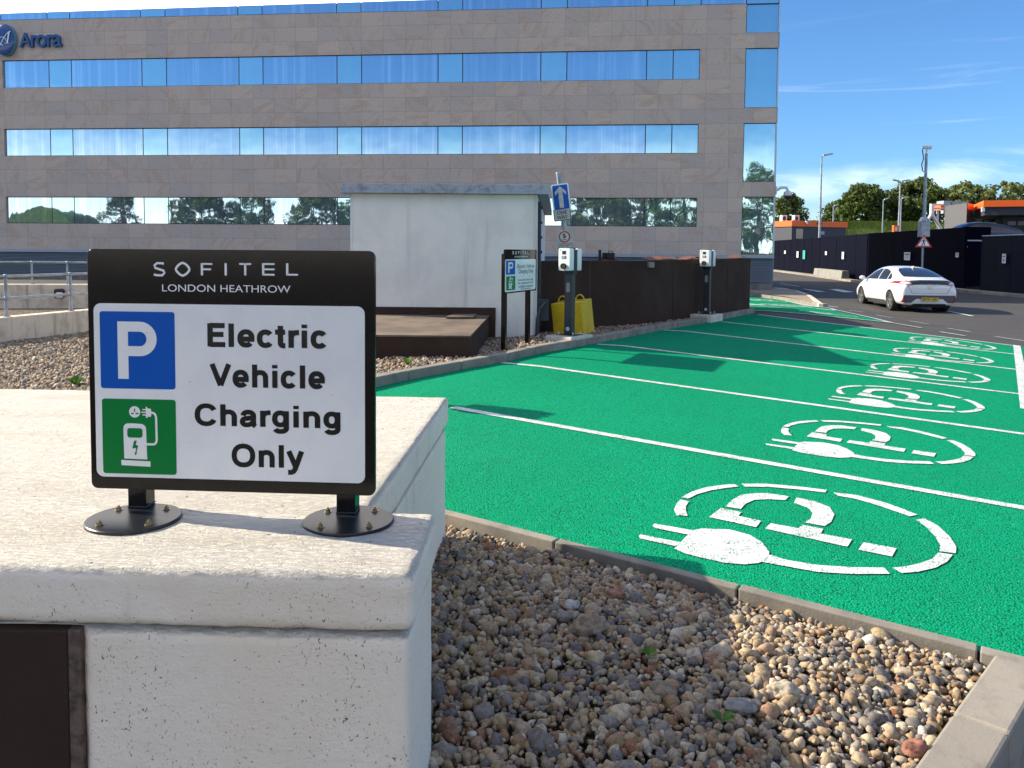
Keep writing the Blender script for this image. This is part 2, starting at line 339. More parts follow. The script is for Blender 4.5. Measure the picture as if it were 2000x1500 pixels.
# ---------------------------------------------------------------- mesh helpers
class MB:
    def __init__(s): s.v = []; s.f = []
    def add(s, vs, fs):
        k = len(s.v); s.v += [tuple(v) for v in vs]; s.f += [tuple(i+k for i in f) for f in fs]; return s
    def obox(s, c, U, V, Wd, hx, hy, hz):
        c = Vector(c); U = Vector(U)*hx; V = Vector(V)*hy; Wd = Vector(Wd)*hz
        vs = [c+U*a+V*b+Wd*d for d in (-1, 1) for b in (-1, 1) for a in (-1, 1)]
        return s.add(vs, [(0, 2, 3, 1), (4, 5, 7, 6), (0, 1, 5, 4), (2, 6, 7, 3), (0, 4, 6, 2), (1, 3, 7, 5)])
    def box(s, x0, x1, y0, y1, z0, z1):
        return s.obox(((x0+x1)/2, (y0+y1)/2, (z0+z1)/2), (1, 0, 0), (0, 1, 0), (0, 0, 1), (x1-x0)/2, (y1-y0)/2, (z1-z0)/2)
    def hexa(s, b, t):                       # bottom quad and top quad, both counter-clockwise from above
        return s.add(list(b)+list(t), [(3, 2, 1, 0), (4, 5, 6, 7), (0, 1, 5, 4), (1, 2, 6, 5), (2, 3, 7, 6), (3, 0, 4, 7)])
    def cyl(s, p0, p1, r0, r1=None, n=16):
        p0 = Vector(p0); p1 = Vector(p1); r1 = r0 if r1 is None else r1
        d = (p1-p0).normalized(); a = d.orthogonal().normalized(); b = d.cross(a)
        vs = []
        for p, r in ((p0, r0), (p1, r1)):
            vs += [p+(a*math.cos(2*PI*i/n)+b*math.sin(2*PI*i/n))*r for i in range(n)]
        return s.add(vs, [(i, (i+1) % n, n+(i+1) % n, n+i) for i in range(n)]+[tuple(range(n-1, -1, -1)), tuple(range(n, 2*n))])
    def tube(s, pts, r, n=8):
        pts = [Vector(p) for p in pts]; vs = []; fs = []
        for i, p in enumerate(pts):
            d = (pts[min(i+1, len(pts)-1)]-pts[max(i-1, 0)]).normalized()
            if i == 0: a = d.orthogonal().normalized()
            a = (a-d*a.dot(d)).normalized(); b = d.cross(a); rr = r[i] if isinstance(r, (list, tuple)) else r
            vs += [p+(a*math.cos(2*PI*k/n)+b*math.sin(2*PI*k/n))*rr for k in range(n)]
            if i: fs += [((i-1)*n+k, (i-1)*n+(k+1) % n, i*n+(k+1) % n, i*n+k) for k in range(n)]
        m = len(pts)*n
        return s.add(vs, fs+[tuple(range(n-1, -1, -1)), tuple(range(m-n, m))])
    def lathe(s, O, A, prof, n=24):          # prof: (distance along A, radius)
        O = Vector(O); A = Vector(A).normalized(); a = A.orthogonal().normalized(); b = A.cross(a); vs = []; fs = []
        for t, r in prof: vs += [O+A*t+(a*math.cos(2*PI*k/n)+b*math.sin(2*PI*k/n))*r for k in range(n)]
        for i in range(len(prof)-1): fs += [(i*n+k, i*n+(k+1) % n, (i+1)*n+(k+1) % n, (i+1)*n+k) for k in range(n)]
        m = len(prof)*n
        return s.add(vs, fs+[tuple(range(n-1, -1, -1)), tuple(range(m-n, m))])
    def ball(s, c, r, n=16, m=10):
        rx, ry, rz = r if isinstance(r, tuple) else (r, r, r); vs = [(c[0], c[1], c[2]-rz)]; fs = []
        for j in range(1, m):
            t = -PI/2+PI*j/m
            vs += [(c[0]+rx*math.cos(t)*math.cos(2*PI*i/n), c[1]+ry*math.cos(t)*math.sin(2*PI*i/n), c[2]+rz*math.sin(t)) for i in range(n)]
        vs.append((c[0], c[1], c[2]+rz)); e = len(vs)-1
        fs += [(0, 1+(i+1) % n, 1+i) for i in range(n)]
        for j in range(m-2): fs += [(1+j*n+i, 1+j*n+(i+1) % n, 1+(j+1)*n+(i+1) % n, 1+(j+1)*n+i) for i in range(n)]
        fs += [(1+(m-2)*n+i, 1+(m-2)*n+(i+1) % n, e) for i in range(n)]
        return s.add(vs, fs)
    def prism(s, pts, fr, d0, d1):           # a flat outline of fr = (O, U, V, N), from N*d0 to N*d1
        O, U, V, N_ = fr; n = len(pts)
        ar = sum(pts[i][0]*pts[(i+1) % n][1]-pts[(i+1) % n][0]*pts[i][1] for i in range(n))
        if ar < 0: pts = pts[::-1]
        vs = [O+U*p[0]+V*p[1]+N_*d0 for p in pts]+[O+U*p[0]+V*p[1]+N_*d1 for p in pts]
        return s.add(vs, [tuple(range(n-1, -1, -1)), tuple(range(n, 2*n))]+[(i, (i+1) % n, n+(i+1) % n, n+i) for i in range(n)])
    def flat(s, pts, fr, d):
        O, U, V, N_ = fr; n = len(pts)
        ar = sum(pts[i][0]*pts[(i+1) % n][1]-pts[(i+1) % n][0]*pts[i][1] for i in range(n))
        if ar < 0: pts = pts[::-1]
        return s.add([O+U*p[0]+V*p[1]+N_*d for p in pts], [tuple(range(n))])
def rrect(x0, x1, y0, y1, r, n=6):
    out = []
    for cx, cy, a0 in ((x1-r, y1-r, 0), (x0+r, y1-r, 90), (x0+r, y0+r, 180), (x1-r, y0+r, 270)):
        out += [(cx+r*math.cos(R(a0+90*i/n)), cy+r*math.sin(R(a0+90*i/n))) for i in range(n+1)]
    return out
def circ(cx, cy, r, n=28, ry=None):
    return [(cx+r*math.cos(2*PI*i/n), cy+(ry or r)*math.sin(2*PI*i/n)) for i in range(n)]
def stroke(pts, w):                          # a ribbon along a 2-D line
    l = []; r = []
    for i, p in enumerate(pts):
        a = Vector(pts[max(i-1, 0)]); b = Vector(pts[min(i+1, len(pts)-1)]); d = (b-a).normalized()
        l.append((p[0]-d.y*w/2, p[1]+d.x*w/2)); r.append((p[0]+d.y*w/2, p[1]-d.x*w/2))
    return l+r[::-1]
def ribbon(mb, pts, w, fr, d):
    o = stroke(pts, w); n = len(pts)
    for i in range(n-1): mb.flat([o[i], o[i+1], o[2*n-2-i], o[2*n-1-i]], fr, d)
    return mb
_tcache = {}
def glyphs(s, off):
    if (s, off) not in _tcache:
        cu = bpy.data.curves.new('lettering', 'FONT'); cu.body = s; cu.offset = off; cu.resolution_u = 5; cu.fill_mode = 'FRONT'
        ob = bpy.data.objects.new('lettering', cu); C.objects.link(ob)
        dg = bpy.context.evaluated_depsgraph_get(); me = bpy.data.meshes.new_from_object(ob.evaluated_get(dg))
        _tcache[s, off] = (np.array([v.co[:2] for v in me.vertices]), [tuple(p.vertices) for p in me.polygons])
        bpy.data.objects.remove(ob); bpy.data.curves.remove(cu); bpy.data.meshes.remove(me)
    return _tcache[s, off]
def text(mb, s, fr, box, d, bold=0., depth=None):
    v, f = glyphs(s, bold); lo = v.min(0); hi = v.max(0); x0, x1, y0, y1 = box
    O, U, V, N_ = fr
    pts = [(x0+(p[0]-lo[0])/(hi[0]-lo[0])*(x1-x0), y0+(p[1]-lo[1])/(hi[1]-lo[1])*(y1-y0)) for p in v]
    mb.add([O+U*p[0]+V*p[1]+N_*d for p in pts], f)
    if depth:                                # walls along the outline
        cnt = {}
        for q in f:
            for i in range(len(q)):
                e = (q[i], q[(i+1) % len(q)]); cnt[tuple(sorted(e))] = cnt.get(tuple(sorted(e)), [])+[e]
        for es in cnt.values():
            if len(es) == 1:
                a, b = es[0]; P = lambda i, dd: O+U*pts[i][0]+V*pts[i][1]+N_*dd
                mb.add([P(b, d), P(a, d), P(a, d-depth), P(b, d-depth)], [(0, 1, 2, 3)])
    return mb
# a plain grotesque alphabet drawn as strokes: x-height .74, cap height 1, stem .2
def spw(v): return math.copysign(abs(v)**.88, v) if abs(v) > 1e-9 else 0.
def arc_(cx, cy, rx, ry, a0, a1, n=14): return [(cx+rx*spw(math.cos(R(a0+(a1-a0)*i/n))), cy+ry*spw(math.sin(R(a0+(a1-a0)*i/n)))) for i in range(n+1)]
SX, ST = .745, .22
h_ = ST/2
RND = lambda w: (w/2, SX/2, w/2-h_, SX/2-h_*.80)
def NAR(): return [(h_, SX*.62)]+arc_(.335, SX-.335, .2325, .25, 150, 0, 12)+[(.5675, 0)]
# each: left bearing, width, right bearing, strokes
GLY = {
 'E': (.09, .72, .04, [[(h_, 0), (h_, 1)], [(h_, 1-h_*.85), (.70, 1-h_*.85)], [(h_, .525), (.65, .525)], [(h_, h_*.85), (.72, h_*.85)]]),
 'l': (.09, ST, .09, [[(h_, 0), (h_, 1)]]), 'i': (.09, ST, .09, [[(h_, 0), (h_, SX)], [(h_, .85), (h_, 1)]]),
 'e': (.045, .69, .045, [arc_(*RND(.69), 10, 318, 30), [(.16, .345), (.685, .345)]]),
 'c': (.045, .68, .03, [arc_(.345, SX/2, .345-h_, SX/2-h_*.80, 38, 322, 28)]),
 't': (.02, .41, .03, [[(.215, .93), (.215, .22)]+arc_(.325, .21, .11, .125, 180, 268, 8)[1:]+[(.405, .083)], [(.0, SX-h_*.75), (.40, SX-h_*.75)]]),
 'r': (.09, .42, .015, [[(h_, 0), (h_, SX)], [(h_, SX*.55)]+arc_(.37, SX-.355, .265, .265, 165, 88, 9)+[(.425, SX-.088)]]),
 'V': (.0, .92, .0, [[(.105, 1), (.46, .06)], [(.815, 1), (.46, .06)]]),
 'h': (.09, .67, .085, [[(h_, 0), (h_, 1)], NAR()]), 'n': (.09, .67, .085, [[(h_, 0), (h_, SX)], NAR()]),
 'C': (.055, .91, .03, [arc_(.46, .5, .36, .5-h_*.75, 30, 330, 34)]), 'O': (.055, 1.0, .055, [arc_(.5, .5, .5-h_, .5-h_*.75, 0, 360, 40)]),
 'a': (.045, .69, .03, [[(.125, .50)]+arc_(.335, SX-.255, .205, .175, 160, 0, 14)+[(.54, .17), (.555, .07), (.63, .02)], [(.54, .43), (.44, .40), (.30, .375)]+arc_(.255, .22, .155, .145, 100, 270, 10)+[(.36, .08), (.47, .14), (.54, .25)]]),
 'g': (.045, .68, .085, [arc_(.335, SX/2+.01, .335-h_, SX/2-h_*.85, 0, 360, 30), [(.68-h_, SX), (.68-h_, -.02)]+arc_(.345, -.02, .2325, .175, 0, -158, 14)[1:]]),
 'y': (.015, .74, .015, [[(.10, SX), (.385, .06)], [(.64, SX), (.36, -.06), (.30, -.15), (.22, -.195), (.07, -.19)]])}
def grotesque(mb, s, fr, box, d, gap=.075):
    """box: the lettering's own extent, cap top and baseline (y of the capitals, without descenders)"""
    x = 0; st = []
    for i, ch in enumerate(s):
        lb, w, rb, ss = GLY[ch]; x += lb if i else 0
        for q in ss: st.append([(px_+x, py_) for px_, py_ in q])
        x += w+(rb if i < len(s)-1 else 0)
    x0, x1, y0, y1 = box; kx = (x1-x0)/x; ky = y1-y0; k = 0
    for q in st:
        o = stroke(q, ST); n = len(q); closed = q[0] == q[-1] or (abs(q[0][0]-q[-1][0])+abs(q[0][1]-q[-1][1]) < 1e-6)
        if closed:
            c = (sum(p[0] for p in q[:-1])/(n-1), sum(p[1] for p in q[:-1])/(n-1)); w = ST/2; L_ = []; R_ = []
            for i in range(n):
                a = Vector(q[(i-1) % (n-1)]); b = Vector(q[(i+1) % (n-1)]); dd = (b-a).normalized(); p = q[i % (n-1)]
                L_.append((p[0]-dd.y*w, p[1]+dd.x*w)); R_.append((p[0]+dd.y*w, p[1]-dd.x*w))
        else: L_, R_ = o[:n], o[n:][::-1]
        T_ = lambda p: (x0+p[0]*kx, y0+p[1]*ky)
        for i in range(n-1): mb.flat([T_(L_[i]), T_(L_[i+1]), T_(R_[i+1]), T_(R_[i])], fr, d+k*.00003)
        k += 1
    return mb
ROOT = {}
def thing(name, label, cat, loc=(0, 0, 0), rz=0., group=None):
    o = bpy.data.objects.new(name, None); C.objects.link(o); o.empty_display_size = .2
    o.location = loc; o.rotation_euler = (0, 0, rz); o['label'] = label; o['category'] = cat
    if group: o['group'] = group
    ROOT[o] = Matrix.Translation(loc) @ Matrix.Rotation(rz, 4, 'Z'); return o
def to_mesh(name, mb, mat, T=None):
    me = bpy.data.meshes.new(name)
    vs = mb.v if T is None else [tuple(T @ Vector(v)) for v in mb.v]
    me.from_pydata(vs, [], mb.f); me.validate(); me.update()
    me.materials.append(mat); return me
def finish(o, bevel=0., smooth=None):
    if smooth is not None:
        o.data.polygons.foreach_set('use_smooth', [True]*len(o.data.polygons)); o.data.set_sharp_from_angle(angle=R(smooth))
    if bevel:
        b = o.modifiers.new('bevel', 'BEVEL'); b.width = bevel; b.segments = 2; b.limit_method = 'ANGLE'; b.angle_limit = R(40)
def part(name, mb, mat, parent, local=False, bevel=0., smooth=None, label=None):
    T = ROOT[parent]; me = to_mesh(name, mb, mat, None if local else T.inverted())
    o = bpy.data.objects.new(name, me); C.objects.link(o); o.parent = parent; ROOT[o] = T
    finish(o, bevel, smooth)
    if label: o['label'] = label
    return o
def solo(name, mb, mat, label=None, cat=None, group=None, kind=None, bevel=0., smooth=None, base=None):
    a = np.array(mb.v)
    loc = Vector(base) if base is not None else Vector(((a[:, 0].min()+a[:, 0].max())/2, (a[:, 1].min()+a[:, 1].max())/2, a[:, 2].min()))
    o = bpy.data.objects.new(name, to_mesh(name, mb, mat, Matrix.Translation(-loc))); C.objects.link(o); o.location = loc
    for k, v in (('label', label), ('category', cat), ('group', group), ('kind', kind)):
        if v: o[k] = v
    finish(o, bevel, smooth); return o
def struct(name, mb, mat, **k): return solo(name, mb, mat, kind='structure', base=(0, 0, 0), **k)
def dup(root, loc, rz, label, group=None):
    r = root.copy(); C.objects.link(r); r.location = loc; r.rotation_euler = (0, 0, rz); r['label'] = label
    if group: r['group'] = group
    for ch in list(root.children):
        c = ch.copy(); C.objects.link(c); c.parent = r
        for g in ch.children:
            d = g.copy(); C.objects.link(d); d.parent = c
    return r
def frame(O, U, V): U = Vector(U).normalized(); V = Vector(V).normalized(); return (Vector(O), U, V, U.cross(V).normalized())

# ================================================================ the ground, road and markings
K0, K1 = Vector((-.330, 4.29)), Vector((1.80, 2.96))      # green edge of the near kerb (checked against the photo below)
K0 = on_ground(884, 1000).xy; K1 = on_ground(1992, 1282).xy
_q = on_ground(1992, 1282).z
RA, RB = on_z(2000, 1388, _q).xy, on_z(1936, 1500, _q).xy
RD = (RB-RA).normalized()
_t = ((K0-RA).x*(K1-K0).y-(K0-RA).y*(K1-K0).x)/(RD.x*(K1-K0).y-RD.y*(K1-K0).x)
KC = RA+RD*_t                     # the outer corner of the two kerbs
K2 = KC+RD*2.2 #(1940, 1500, on_ground(1992, 1282).z).xy-on_z(2000, 1385, on_ground(1992, 1282).z).xy).normalized()*2.2
K1 = KC-(K1-K0).normalized()*.0
KD = (K1-K0).normalized(); KN = Vector((KD.y, -KD.x))        # KN: toward the gravel
def near_side(X, Y): return (Vector((X, Y))-K0).dot(KN)

def build_ground():
    xs = np.concatenate([[-3000, -800, -200, -60, -20, -8], np.arange(-6, 30, .75), [32, 36, 42, 50, 60, 90, 200, 800, 3000]])
    ys = np.concatenate([[-3000, -800, -200, -60, -20, -8, -2], np.arange(0, 60, .75), [62, 66, 72, 80, 90, 105, 130, 200, 800, 3500]])
    mb = MB(); nx = len(xs)
    for y in ys:
        for x in xs:
            z = ground(x, y)-.006
            a, n = ab(x, y)
            if (a < .05 or near_side(x, y) > -.2 or n < .3) and n < 4.6: z -= .3
            mb.v.append((x, y, z))
    for j in range(len(ys)-1):
        for i in range(nx-1): k = j*nx+i; mb.f.append((k, k+1, k+nx+1, k+nx))
    struct('road', mb, M['tarmac'], smooth=60)
build_ground()

def build_green():
    aa = np.arange(-.84, 9.01, .18); nn = np.arange(-2.4, 5.001, .1); na = len(aa)
    bm = bmesh.new()
    vs = [[bm.verts.new(anp(a*(5.04+.12)/(5.04+.12) if a < 5.04 else a, n, .0)) for a in aa] for n in nn]
    for j in range(len(nn)-1):
        for i in range(na-1): bm.faces.new((vs[j][i], vs[j][i+1], vs[j+1][i+1], vs[j+1][i]))
    g = lambda: bm.verts[:]+bm.edges[:]+bm.faces[:]
    p = K0+KN*.05
    bmesh.ops.bisect_plane(bm, geom=g(), plane_co=(p.x, p.y, 0), plane_no=(KN.x, KN.y, 0), clear_outer=True)
    e = anp(5.04, 5)          # outer end of the bays
    bmesh.ops.bisect_plane(bm, geom=g(), plane_co=e, plane_no=(BU[1], -BU[0], 0), clear_outer=True)
    me = bpy.data.meshes.new('car_park'); bm.to_mesh(me); bm.free(); me.materials.append(M['green'])
    o = bpy.data.objects.new('car_park', me); C.objects.link(o); o['kind'] = 'structure'; finish(o, smooth=60)
build_green()

def drape(name, polys, off, fn, cut=.18):
    """flat painted outlines laid on the surface: fn(p) gives the ground point"""
    bm = bmesh.new()
    for pl in polys:
        try: bm.faces.new([bm.verts.new((p[0], p[1], 0)) for p in pl])
        except ValueError: pass
    bmesh.ops.triangulate(bm, faces=bm.faces[:])
    for _ in range(6):
        es = [e for e in bm.edges if e.calc_length() > cut]
        if not es: break
        bmesh.ops.subdivide_edges(bm, edges=es, cuts=1); bmesh.ops.triangulate(bm, faces=[f for f in bm.faces if len(f.verts) > 3])
    for v in bm.verts: v.co = fn(v.co.x, v.co.y, off)
    mb = MB(); bm.verts.index_update()
    mb.v = [tuple(v.co) for v in bm.verts]; mb.f = [tuple(v.index for v in f.verts) for f in bm.faces]; bm.free(); return mb
def strip(p, q, w):
    p = Vector(p); q = Vector(q); d = (q-p).normalized(); s = Vector((-d.y, d.x))*w/2
    k = max(1, int((q-p).length/.5)); l = [p+(q-p)*i/k for i in range(k+1)]
    return [[tuple(l[i]-s), tuple(l[i+1]-s), tuple(l[i+1]+s), tuple(l[i]+s)] for i in range(k)]
xyf = lambda x, y, o: Vector((x, y, ground(x, y)+o))
# bay lines A..F, from the photo's own end points
LINES = [((884, 796), (2010, 995)), ((981, 709), (2012, 850)), ((1167, 672.6), (1996, 770.5)), ((1296.6, 645), (1989, 722.5)),
         ((1409, 629), (1981, 692)), ((1481, 614.5), (1979, 675))]
for p, q in LINES:
    a = on_ground(*p).xy; b = on_ground(*q).xy
    struct('bay_line', drape('l', strip(a, b, .095), .005, xyf), M['paint'])
e0 = anp(4.96, 5.02).xy; e1 = anp(4.96, -1.5).xy
struct('bay_edge_line', drape('l', strip(on_ground(1986, 675).xy, on_ground(2006, 800).xy, .12), .006, xyf), M['paint'])

SYM = [[(820,188),(811,170),(818,150),(833,134),(862,141),(852,155),(851,172),(858,190)],
 [(836,127),(870,108),(920,92),(985,83),(1018,82),(1030,90),(985,95),(935,103),(890,116),(860,131)],
 [(1040,80),(1120,80),(1220,88),(1330,101),(1325,110),(1230,99),(1130,91),(1052,90)],
 [(1352,110),(1430,118),(1530,145),(1600,170),(1638,186),(1612,191),(1580,180),(1510,156),(1430,132),(1368,121)],
 [(1664,199),(1710,225),(1750,262),(1770,295),(1768,317),(1713,310),(1715,290),(1700,262),(1665,225),(1632,202)],
 [(1758,322),(1740,345),(1700,366),(1640,380),(1585,384),(1552,366),(1600,362),(1650,350),(1690,335),(1708,315)],
 [(1135,322),(1200,341),(1300,357),(1420,365),(1525,366),(1545,387),(1420,388),(1300,381),(1200,363),(1108,346)],
 [(905,233),(1000,236),(1070,255),(1110,280),(1135,312),(1130,335),(1100,350),(1050,355),(980,349),(900,331),(850,318),(812,301),(830,285),(850,262),(880,238)],
 [(745,216),(880,240),(866,255),(746,231),(739,223)], [(697,253),(835,280),(817,293),(697,267),(692,259)],
 [(985,158),(1010,135),(1040,118),(1080,113),(1130,112),(1203,123),(1190,136),(1130,133),(1085,135),(1055,148),(1038,166)],
 [(970,163),(1040,177),(1030,190),(1108,207),(1090,228),(930,194)],
 [(1228,127),(1290,140),(1340,160),(1356,185),(1345,210),(1322,225),(1255,212),(1275,200),(1282,180),(1265,162),(1218,145)],
 [(1140,215),(1235,232),(1245,220),(1318,234),(1310,250),(1416,270),(1400,295),(1120,233)],
 [(1455,280),(1567,300),(1552,328),(1437,305)]]
SYMAN = [[ab(*on_ground(850+x*.575, 900+y*.575).xy) for x, y in pl] for pl in SYM]
SYMAN = [[(a, (n-5)*BAY) for a, n in pl] for pl in SYMAN]
names = ['nearest to the gravel bed, partly in the wall shadow', 'in the second bay from the gravel bed', 'in the third bay from the gravel bed',
         'in the fourth bay from the gravel bed', 'in the fifth bay from the gravel bed', 'in the last bay beside tarmac']
for k in range(6):
    mb = drape('s', SYMAN, .005, lambda a, b, o: anp(a, (b+BAY*k)/BAY+5, o), .2)
    solo('charging_symbol', mb, M['paint'], 'white P in plug cable ring, '+names[k], 'road marking', 'charging symbols painted in the green bays')

# the far green bays beyond the brown enclosure
def pg(*pts): return [tuple(on_ground(x, y).xy) for x, y in pts]
FAR = pg((1440, 578), (1500, 583), (1532, 586), (1580, 597), (1640, 610), (1700, 622), (1742, 631), (1640, 621), (1560, 613), (1476, 608), (1440, 606))
def shrink(*p): return [tuple(q) for q in p]
struct('car_park_far_bays', drape('g', [FAR], .004, xyf, .7), M['green'])
for p, q, w in (((1532, 586), (1742, 631), .12), ((1742, 631), (1800, 641), .10), ((1446, 597), (1545, 603), .09), ((1470, 607.5), (1745, 631), .10)):
    struct('far_bay_line', drape('l', strip(on_ground(*p).xy, on_ground(*q).xy, w), .010, xyf), M['paint'])
sa = np.array([p for pl in SYMAN for p in pl]); slo = sa.min(0); shi = sa.max(0)
for (cx, cy), (ex, ey), lab in (((1466, 584.5), (1536, 590.3), 'faint white plug symbol on far green bays, leftmost beside the enclosure end'),
                     ((1498, 593.8), (1597, 603.5), 'faint white plug symbol on far green bays, the middle one of three'),
                     ((1562, 607.5), (1676, 619.5), 'faint white plug symbol on narrow tip of the far green bays')):
    A_ = on_ground(cx, cy).xy; B_ = on_ground(ex, ey).xy; U_ = (B_-A_); ln = U_.length; U_ /= ln; V_ = Vector((-U_.y, U_.x)); hh = ln*.42
    def fn(a, b, o):
        p = A_+U_*((a-slo[0])/(shi[0]-slo[0])*ln)+V_*((b-slo[1])/(shi[1]-slo[1])-.5)*hh
        return Vector((p.x, p.y, ground(p.x, p.y)+.010))
    solo('charging_symbol', drape('s', SYMAN, 0, fn, .4), M['paint'], lab, 'road marking', 'faint charging symbols on the far bays')
# dashes and bars on the road
z3 = lambda x, y: (1440+x*.28, 250+y*.28)
DASH = [((615, 1240), (700, 1250)), ((780, 1272), (880, 1285)), ((968, 1305), (1080, 1325)), ((1198, 1345), (1330, 1368)), ((1415, 1422), (1590, 1450)),
        ((1468, 1397), (1625, 1423)), ((1800, 1455), (2030, 1490)), ((300, 1085), (430, 1106)), ((1480, 1280), (1640, 1312)), ((1020, 1350), (1285, 1395))]
for p, q in DASH:
    struct('lane_dash', drape('d', strip(on_ground(*z3(*p)).xy, on_ground(*z3(*q)).xy, .12), .005, xyf), M['paint'])
for pl in ([(450, 1120), (620, 1143), (560, 1143), (480, 1128)], [(640, 1126), (700, 1124), (820, 1145), (745, 1147)], [(250, 1112), (330, 1118), (405, 1133), (330, 1133)]):
    struct('crossing_bar', drape('d', [pg(*[z3(*p) for p in pl])], .005, xyf, .5), M['paint'])

# ---------------------------------------------------------------- kerbs
def kerb(name, pts, w, side, top, depth, mat, ln=.915, gap=.005):
    """stones laid along pts (3-D, on the road side); side = +1 to the left of travel"""
    P = [Vector(p) for p in pts]; mb = MB(); cum = [0]
    for a, b in zip(P, P[1:]): cum.append(cum[-1]+(b-a).length)
    def pt(t):
        for i in range(len(P)-1):
            if t <= cum[i+1] or i == len(P)-2:
                f = (t-cum[i])/(cum[i+1]-cum[i]); return P[i].lerp(P[i+1], f), (P[i+1]-P[i]).normalized()
    t = 0
    while t < cum[-1]-.05:
        e = min(t+ln, cum[-1]); (a, da), (b, db) = pt(t+gap), pt(e-gap); q = []
        for p, d in ((a, da), (b, db)):
            n = Vector((-d.y, d.x, 0)).normalized()*side; q.append((p, p+n*w))
        j = random.uniform(-.003, .003)
        base = [q[0][0], q[1][0], q[1][1], q[0][1]]
        if side < 0: base = base[::-1]
        up = Vector((0, 0, top+j)); dn = Vector((0, 0, -depth))
        mb.hexa([p+dn for p in base], [p+up for p in base]); t = e
    return struct(name, mb, mat, bevel=.012 if w > .1 else .006)
gz = lambda p: Vector((p[0], p[1], ground(p[0], p[1])))
near = [gz(K0-KD*.25+(K1-K0+KD*.25)*i/6) for i in range(7)]
kerb('kerb_of_gravel_bed', near, .06, -1, .008, .35, M['concrete'])
ck = gz(KC+RD*.065); ck.z = ground(KC.x, KC.y); K2p = Vector((K2.x, K2.y, ck.z-.01))
kerb('kerb_at_gravel_bed_end', [ck, K2p], .165, -1, .010, .35, M['concrete'], .55)
foot = [(560, 800), (640, 779), (735, 755), (845, 732), (978, 708.6), (1050, 691), (1162, 671), (1297, 644), (1374, 631), (1474, 611)]
fp = [on_ground(*p) for p in foot]
kerb('kerb_along_hut', fp, .13, 1, .10, .3, M['concrete'])
e = fp[-1]; e2 = on_ground(1480, 607); d = Vector((-.62, .78, 0))
kerb('kerb_round_enclosure_end', [e+Vector((.02, .14, 0)), e+Vector((-.25, .65, 0)), e+Vector((-.9, 1.3, 0))], .13, 1, .12, .3, M['concrete'])

# ---------------------------------------------------------------- gravel
def stones_template(sub, k):
    out = []
    for i in range(k):
        bm = bmesh.new(); bmesh.ops.create_icosphere(bm, subdivisions=sub, radius=1)
        off = Vector((i*13.1, i*7.7, 3)); fl = random.uniform(.5, .8); ax = random.uniform(.65, 1)
        for v in bm.verts:
            n = noise.noise(v.co*1.1+off); n2 = noise.noise(v.co*2.6+off)
            r = 1+.42*n+.16*n2
            if i % 3: r = min(r, .62/max(.35, abs(v.co.dot(Vector((.5, .6, .62))))), .75/max(.4, abs(v.co.dot(Vector((-.7, .5, .3))))))
            v.co = Vector((v.co.x*r, v.co.y*r*ax, v.co.z*r*fl))
        bm.verts.index_update()
        out.append((np.array([v.co[:] for v in bm.verts]), np.array([[v.index for v in f.verts] for f in bm.faces]))); bm.free()
    return out
def scatter(pos, rad, tpl):
    V = []; Fc = []; k = 0; n = len(pos)
    q = rng.normal(size=(n, 4)); q[:, 1:3] *= .45; q /= np.linalg.norm(q, axis=1)[:, None]
    w, x, y, z = q.T
    Rm = np.stack([1-2*(y*y+z*z), 2*(x*y-z*w), 2*(x*z+y*w), 2*(x*y+z*w), 1-2*(x*x+z*z), 2*(y*z-x*w), 2*(x*z-y*w), 2*(y*z+x*w), 1-2*(x*x+y*y)], 1).reshape(n, 3, 3)
    pick = rng.integers(0, len(tpl), n)
    for t, (tv, tf) in enumerate(tpl):
        ix = np.where(pick == t)[0]
        if not len(ix): continue
        vv = np.einsum('nij,kj->nki', Rm[ix], tv)*rad[ix][:, None, None]+pos[ix][:, None, :]
        V.append(vv.reshape(-1, 3)); Fc.append((tf[None]+(np.arange(len(ix))*len(tv))[:, None, None]+k).reshape(-1, 3)); k += len(ix)*len(tv)
    return np.concatenate(V), np.concatenate(Fc)
def fast_mesh(name, V, Fc, mat, smooth=True):
    me = bpy.data.meshes.new(name); m = Fc.shape[1]
    me.vertices.add(len(V)); me.vertices.foreach_set('co', V.astype(np.float32).ravel())
    me.loops.add(Fc.size); me.loops.foreach_set('vertex_index', Fc.astype(np.int32).ravel())
    me.polygons.add(len(Fc)); me.polygons.foreach_set('loop_start', np.arange(0, Fc.size, m, dtype=np.int32))
    me.polygons.foreach_set('loop_total', np.full(len(Fc), m, dtype=np.int32))
    if smooth: me.polygons.foreach_set('use_smooth', np.ones(len(Fc), bool))
    me.update(); me.validate(); me.materials.append(mat); return me
def stuff(name, V, Fc, mat, label, cat, smooth=True):
    o = bpy.data.objects.new(name, fast_mesh(name, V, Fc, mat, smooth)); C.objects.link(o); o['kind'] = 'stuff'; o['label'] = label; o['category'] = cat; return o
BEDZ = -1.47
def bedz(x, y):
    t = max(-.3, min(1.1, (Vector((x, y))-K0).dot(KD)/(KC-K0).length)); k = K0+(KC-K0)*t
    return ground(k.x, k.y)-.066+.03*t+.065*sst((near_side(x, y)-.08)/.55)*sst((((x-KC.x)*RD.y-(y-KC.y)*RD.x)-.16)/.5)+.012*noise.noise(Vector((x*1.3, y*1.3, 0)))
